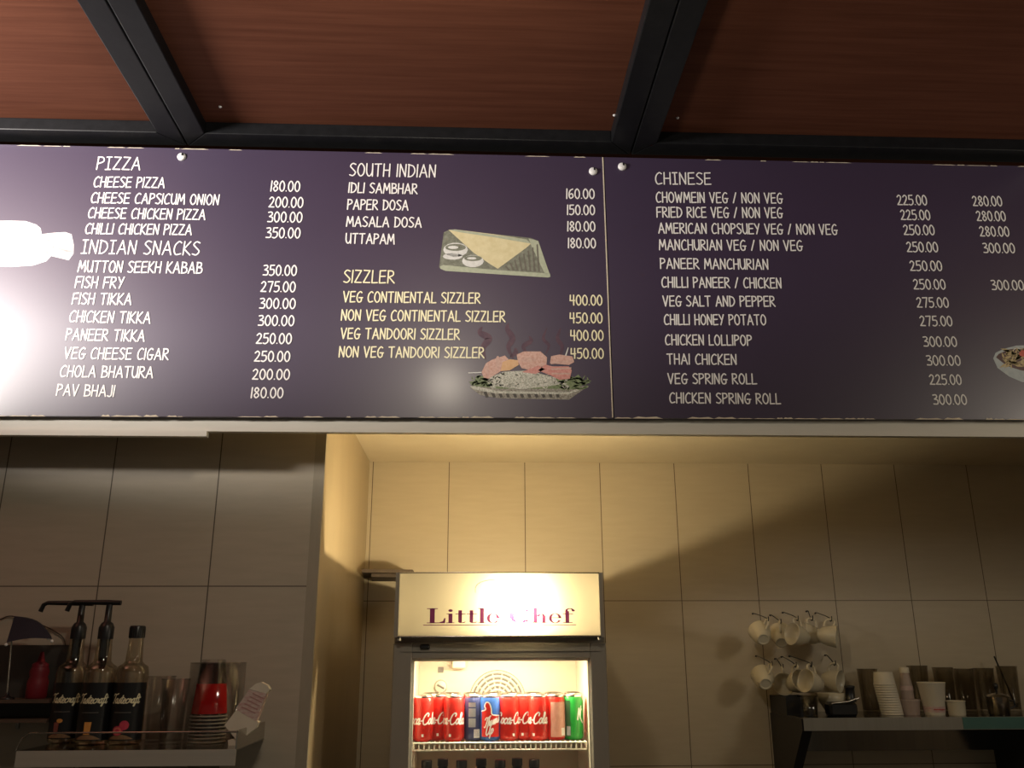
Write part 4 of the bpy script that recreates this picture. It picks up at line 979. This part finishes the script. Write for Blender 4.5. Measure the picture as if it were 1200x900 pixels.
# ------------------------------------------------------------------ right steel shelf on the back wall
yr = 3.19
zq = ZP(841, yr, 1000); zq2 = ZP(856, yr, 1000)
xq0 = P(941.5, 848, yr).x; xq1 = 2.45
rs = thing('steel_shelf', 'long steel wall shelf under the hanging cups, crowded with crockery', 'shelf', ((xq0+xq1)/2, YB, zq), world=True)
MB().box(xq0, xq1, yr, YB, zq-.003, zq).build('shelf_plate', M['steel_dark'], rs)
MB().box(xq0, xq1, yr-.003, yr, zq2, zq).build('front_fold', M['steel_dull'], rs)
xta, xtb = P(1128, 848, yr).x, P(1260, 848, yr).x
o = MB().box(xta, xtb, yr-.0042, yr-.003, zq2+.002, zq-.001).build('edge_reflection', M['teal'], rs); o['label'] = 'painted teal reflection on the shelf edge'  # teal reflection on the front edge, painted as a thin coloured strip
zap = ZP(880, YB-.02, 1000)
MB().box(xq0+.03, xq1-.02, YB-.02, YB, zap, zq-.003).build('under_shelf_strip', M['steel_dark'], rs)  # dark strip along the wall below the shelf plate
def brk(xa, xb):
    MB().prism([(xa, YB, zq2-.30), (xa, YB, zq-.003), (xa, yr+.004, zq-.003), (xa, yr+.004, zq2), (xa, YB-.05, zq2-.30)], (xb-xa, 0, 0)).build('bracket', M['dark'], rs)
brk(xq0-.004, xq0+.03)
xbr = P(1186, 870, 3.4).x; brk(xbr, xbr+.05)
# dark tray at the shelf's left end
def rthing(name, label, cat, px, y, group=None):
    return thing(name, label, cat, (P(px, 838, y).x, y, zq), group=group)
t = rthing('black_tray', 'black open tray at the left end of the right-hand shelf', 'tray', 930, 3.42)
MB().box(-.055, .055, -.09, .09, 0, .006).build('tray_floor', M['dark'], t)
b = MB(); b.box(-.055, -.050, -.09, .09, .006, .062); b.box(.050, .055, -.09, .09, .006, .062); b.box(-.05, .05, -.09, -.085, .006, .062); b.box(-.05, .05, .085, .09, .006, .062); b.build('tray_side', M['dark'], t)
t = rthing('clear_tumbler', 'small clear tumbler in front of the black tray', 'glass', 950, 3.26)
MB().lathe([(.024, 0), (.030, .07), (.0285, .07), (.0225, .006), (0, .006)], None, 24).build('tumbler_wall', M['dark_glass'], t)
MB().tube([(.0295*math.cos(2*math.pi*k/24), .0295*math.sin(2*math.pi*k/24), .07) for k in range(24)], .001, 6, True).build('tumbler_rim', M['clear'], t)
t = rthing('china_bowl', 'cream bowl behind the black appliance on the right-hand shelf', 'bowl', 976, 3.40)
MB().lathe([(.020, 0), (.022, .004), (.045, .045), (.049, .072), (.047, .072), (.042, .045), (.018, .008), (0, .008)], None, 28).build('bowl_wall', M['china'], t)
MB().lathe([(.020, 0), (.024, 0), (.022, .004)], None, 28, cap0=False, cap1=False).build('foot_ring', M['china'], t)
# black appliance with an upright cap
t = rthing('countertop_appliance', 'low black appliance with an upright knob beside the cream bowl', 'appliance', 988, 3.26)
MB().box(-.055, .045, -.03, .03, 0, .048, .008).build('appliance_body', M['dark'], t)
MB().lathe([(.019, .048), (.019, .058), (.016, .062), (.016, .092), (.018, .096), (.018, .102), (0, .104)], Matrix.Translation((.034, 0, 0)), 20).build('upright_knob', M['dark'], t)
MB().tube([(-.05, -.031, .044), (.01, -.031, .050), (.052, -.028, .062)], .003, 6).build('chrome_trim', M['steel'], t)
# paper cups stacked, leaning
lean = Matrix.Rotation(math.radians(-6), 4, 'Y')
PX = P(1046, 838, 3.32).x
for k in range(13):
    t = thing('paper_cup', ('lowest white paper cup of the tall leaning stack' if k == 0 else 'topmost white paper cup of the tall leaning stack' if k == 12 else 'white paper cup within the tall leaning stack on the right-hand shelf'), 'cup', (0, 0, 0), group='white paper cups in the leaning stack')
    zz = zq+.0 + k*.0085
    t.location = (PX-.0014*k, 3.32, zz)
    MB().lathe([(.0365, .0), (.0370, .003), (.0365, .005), (.0325, .044), (.0315, .045), (0, .045)], None, 28, cap0=False).build('cup_wall', M['paper'], t)
    MB().tube([(.0365*math.cos(2*math.pi*q_/28), .0365*math.sin(2*math.pi*q_/28), .0024) for q_ in range(28)], .0024, 6, True).build('cup_rim', M['paper'], t)
# pinkish tub with stacked lids on it
t = rthing('plastic_tub', 'dull pinkish tub right of the leaning cup stack', 'tub', 1067.5, 3.33)
MB().lathe([(.031, 0), (.036, .045), (.037, .048), (.034, .048), (.029, .004), (0, .004)], None, 26).build('tub_wall', M['paper_dim'], t)
MB().lathe([(.038, .048), (.038, .052), (0, .053)], None, 26).build('tub_lid', M['paper_dim'], t)
t = thing('sauce_bottle', 'slim pale bottle standing on the pinkish tub', 'bottle', (P(1064, 820, 3.33).x, 3.33, zq+.053))
MB().lathe([(.022, 0), (.023, .004), (.020, .055), (.019, .060), (.016, .085), (.014, .090)], None, 22).build('bottle_body', M['paper_dim'], t)
MB().lathe([(.017, .090), (.0165, .108), (.015, .110), (0, .110)], None, 20).build('bottle_cap', M['paper'], t)
MB().lathe([(.0232, .030), (.0222, .046)], None, 22, cap0=False, cap1=False).build('bottle_label', M['pinkprint'], t)
# tapered white cup with a red printed foot
t = rthing('drink_cup', 'white tapered cup with red print near its foot', 'cup', 1096, 3.30)
MB().lathe([(.033, 0), (.034, .002), (.047, .108), (.049, .110), (.047, .112), (.044, .108), (.031, .006), (0, .006)], None, 30).build('cup_wall', M['paper'], t)
MB().lathe([(.0353, .010), (.0378, .030)], None, 30, cap0=False, cap1=False).build('print_band', M['pinkprint'], t)
b = MB(); ribbon(b, [[(k*.007, 0), (k*.007+.004, .002)] for k in range(6)], wrap(.0372, -math.pi/2-.5, .019, .001), .0016, 8, 'r'); b.build('red_lettering', M['redprint'], t)
# little white ramekin
t = rthing('ramekin', 'short white ramekin between the tapered cup and the steel pot', 'bowl', 1122, 3.27)
MB().lathe([(.027, 0), (.029, .003), (.031, .046), (.033, .048), (.031, .050), (.028, .046), (.025, .006), (0, .006)], None, 28).build('bowl_wall', M['china'], t)
b = MB()
b.tube([(.0318*math.cos(2*math.pi*k/28), .0318*math.sin(2*math.pi*k/28), .048) for k in range(28)], .0016, 6, True); b.build('bowl_rim', M['china'], t)
# steel pot with lid and knob
t = rthing('steel_pot', 'small shiny steel pot with a black lid knob', 'pot', 1172, 3.28)
MB().lathe([(.032, 0), (.036, .003), (.0385, .058), (.040, .062)], None, 30).build('pot_body', M['steel'], t)
MB().lathe([(.041, .062), (.036, .068), (.012, .075), (0, .076)], None, 30).build('pot_lid', M['steel'], t)
MB().lathe([(.004, .075), (.004, .086), (.008, .092), (.008, .102), (.004, .108), (0, .108)], None, 16).build('lid_knob', M['dark'], t)
MB().tube([(.038, 0, .05), (.058, 0, .046), (.060, 0, .028), (.037, 0, .020)], .0035, 8).build('pot_handle', M['dark'], t)
# row of clear tumblers standing at the back of the shelf
for px, lab in ((1022, 'tall clear tumbler behind the left side of the leaning cup stack'), (1082, 'tall clear tumbler behind the slim pale bottle'), (1112, 'tall clear tumbler behind the short white ramekin'), (1136, 'tall clear tumbler right of the ramekin, at the wall'), (1160, 'tall clear tumbler behind the steel pot'), (1188, 'tall clear tumbler at the right edge beside the steel pot')):
    t = rthing('clear_tumbler', lab, 'glass', px, 3.455, 'tall clear tumblers at the back of the right shelf')
    hh = .160+.006*math.sin(px)
    MB().lathe([(.030, 0), (.037, hh), (.0385, hh+.001), (.035, hh), (.028, .010), (0, .010)], None, 26).build('tumbler_wall', M['dark_glass'], t)
    MB().tube([(.0375*math.cos(2*math.pi*k/26), .0375*math.sin(2*math.pi*k/26), hh) for k in range(26)], .0013, 6, True).build('tumbler_rim', M['clear'], t)
t = rthing('bar_spoon', 'dark long spoon leaning in the tumbler at the right edge', 'spoon', 1188, 3.455)
MB().tube([(.016, 0, .012), (-.030, 0, .168), (-.040, 0, .20)], .003, 8).build('spoon_handle', M['dark'], t)
MB().lathe([(0, -.012), (.006, -.006), (.007, 0), (.005, .006), (0, .010)], Matrix.Translation((.0165, 0, .024)), 12).build('spoon_bowl', M['steel_dark'], t)

# ------------------------------------------------------------------ china cups hanging on wall hooks
def make_cup(group):
    t = thing('china_cup', '', 'cup', (0, 0, 0), group=group)
    MB().lathe([(.016, 0), (.0225, 0), (.0225, .004), (.029, .012), (.036, .032), (.0405, .062), (.0415, .066), (.040, .066), (.0345, .032), (.027, .015), (.0, .008)], None, 32).build('cup_bowl', M['china'], t)
    MB().lathe([(.0155, .0), (.0185, -.0025), (.0225, -.0025), (.0228, .001)], None, 28, cap0=False, cap1=False).build('foot_ring', M['china'], t)
    h = catmull([(.038, 0, .052), (.054, 0, .056), (.062, 0, .042), (.054, 0, .024), (.033, 0, .018)], False, 6)
    MB().tube(h, .0042, 8).build('cup_handle', M['china'], t)
    return t
cup0 = make_cup('white cups hanging on wall hooks'); first = True
def hang(px, py, y, axis, up, label, hook=True):
    # axis: direction from mouth to foot; up: direction of the handle
    global first
    z_ = -Vector(axis).normalized(); x_ = Vector(up); x_ = (x_-z_*x_.dot(z_)).normalized(); y_ = z_.cross(x_)
    c = P(px, py, y)
    R_ = Matrix((x_, y_, z_)).transposed().to_4x4()
    o = cup0 if first else copy_tree(cup0); first = False
    o.matrix_world = Matrix.Translation(c-z_*.033) @ R_
    o['label'] = label
    if hook:
        hp = o.matrix_world @ Vector((.057, 0, .040))     # inside the handle loop
        hk = thing('wall_hook', 'dark hook of the '+label.replace('white china cup', 'white cup'), 'hook', (hp.x, YB, hp.z+.03), group='wire hooks on the back wall', world=True)
        pts = [(hp.x, YB, hp.z+.034), (hp.x, YB-.02, hp.z+.034), (hp.x, hp.y+.012, hp.z+.012), (hp.x, hp.y, hp.z-.002), (hp.x, hp.y-.014, hp.z+.002), (hp.x, hp.y-.017, hp.z+.016)]
        MB().tube(catmull(pts, False, 4), .0018, 6).build('hook_wire', M['dark'], hk)
        MB().lathe([(.0035, 0), (.0035, .002), (.002, .003), (0, .003)], Matrix.Translation((hp.x, YB, hp.z+.034)) @ RY, 14).build('wall_plate', M['dark'], hk)
hang(892, 744, 3.38, (-.06, -.85, -.48), (.35, .1, 1), 'white china cup, leftmost of the upper row, foot facing out')
hang(915, 746, 3.455, (-.22, -.72, -.65), (-.1, -.3, 1), 'white china cup, second from left in the upper row, foot low')
hang(936, 745, 3.37, (.85, .33, -.2), (0, .15, 1), 'white china cup in the upper row with its mouth facing left')
hang(951, 744, 3.475, (.92, -.10, -.25), (.1, .15, 1), 'white china cup tucked behind the middle of the upper row')
hang(970, 745, 3.385, (-.86, .45, .12), (.0, .2, 1), 'white china cup at the right end of the upper row')
hang(895, 796, 3.38, (-.10, -.85, -.45), (.45, .1, 1), 'white china cup, leftmost of the lower row, foot facing out')
hang(918, 802, 3.46, (.26, .95, -.08), (.0, 0, 1), 'white china cup in the lower row with its round mouth facing out')
hang(933, 800, 3.38, (-.30, .9, -.25), (.1, .1, 1), 'white china cup tucked between the mouths of the lower row')
hang(952, 800, 3.305, (.85, .36, -.22), (-.1, .1, 1), 'white china cup in the lower row with its mouth facing left')
hang(975, 797, 3.46, (-.66, .65, .12), (-.1, .1, 1), 'white china cup at the right end of the lower row')
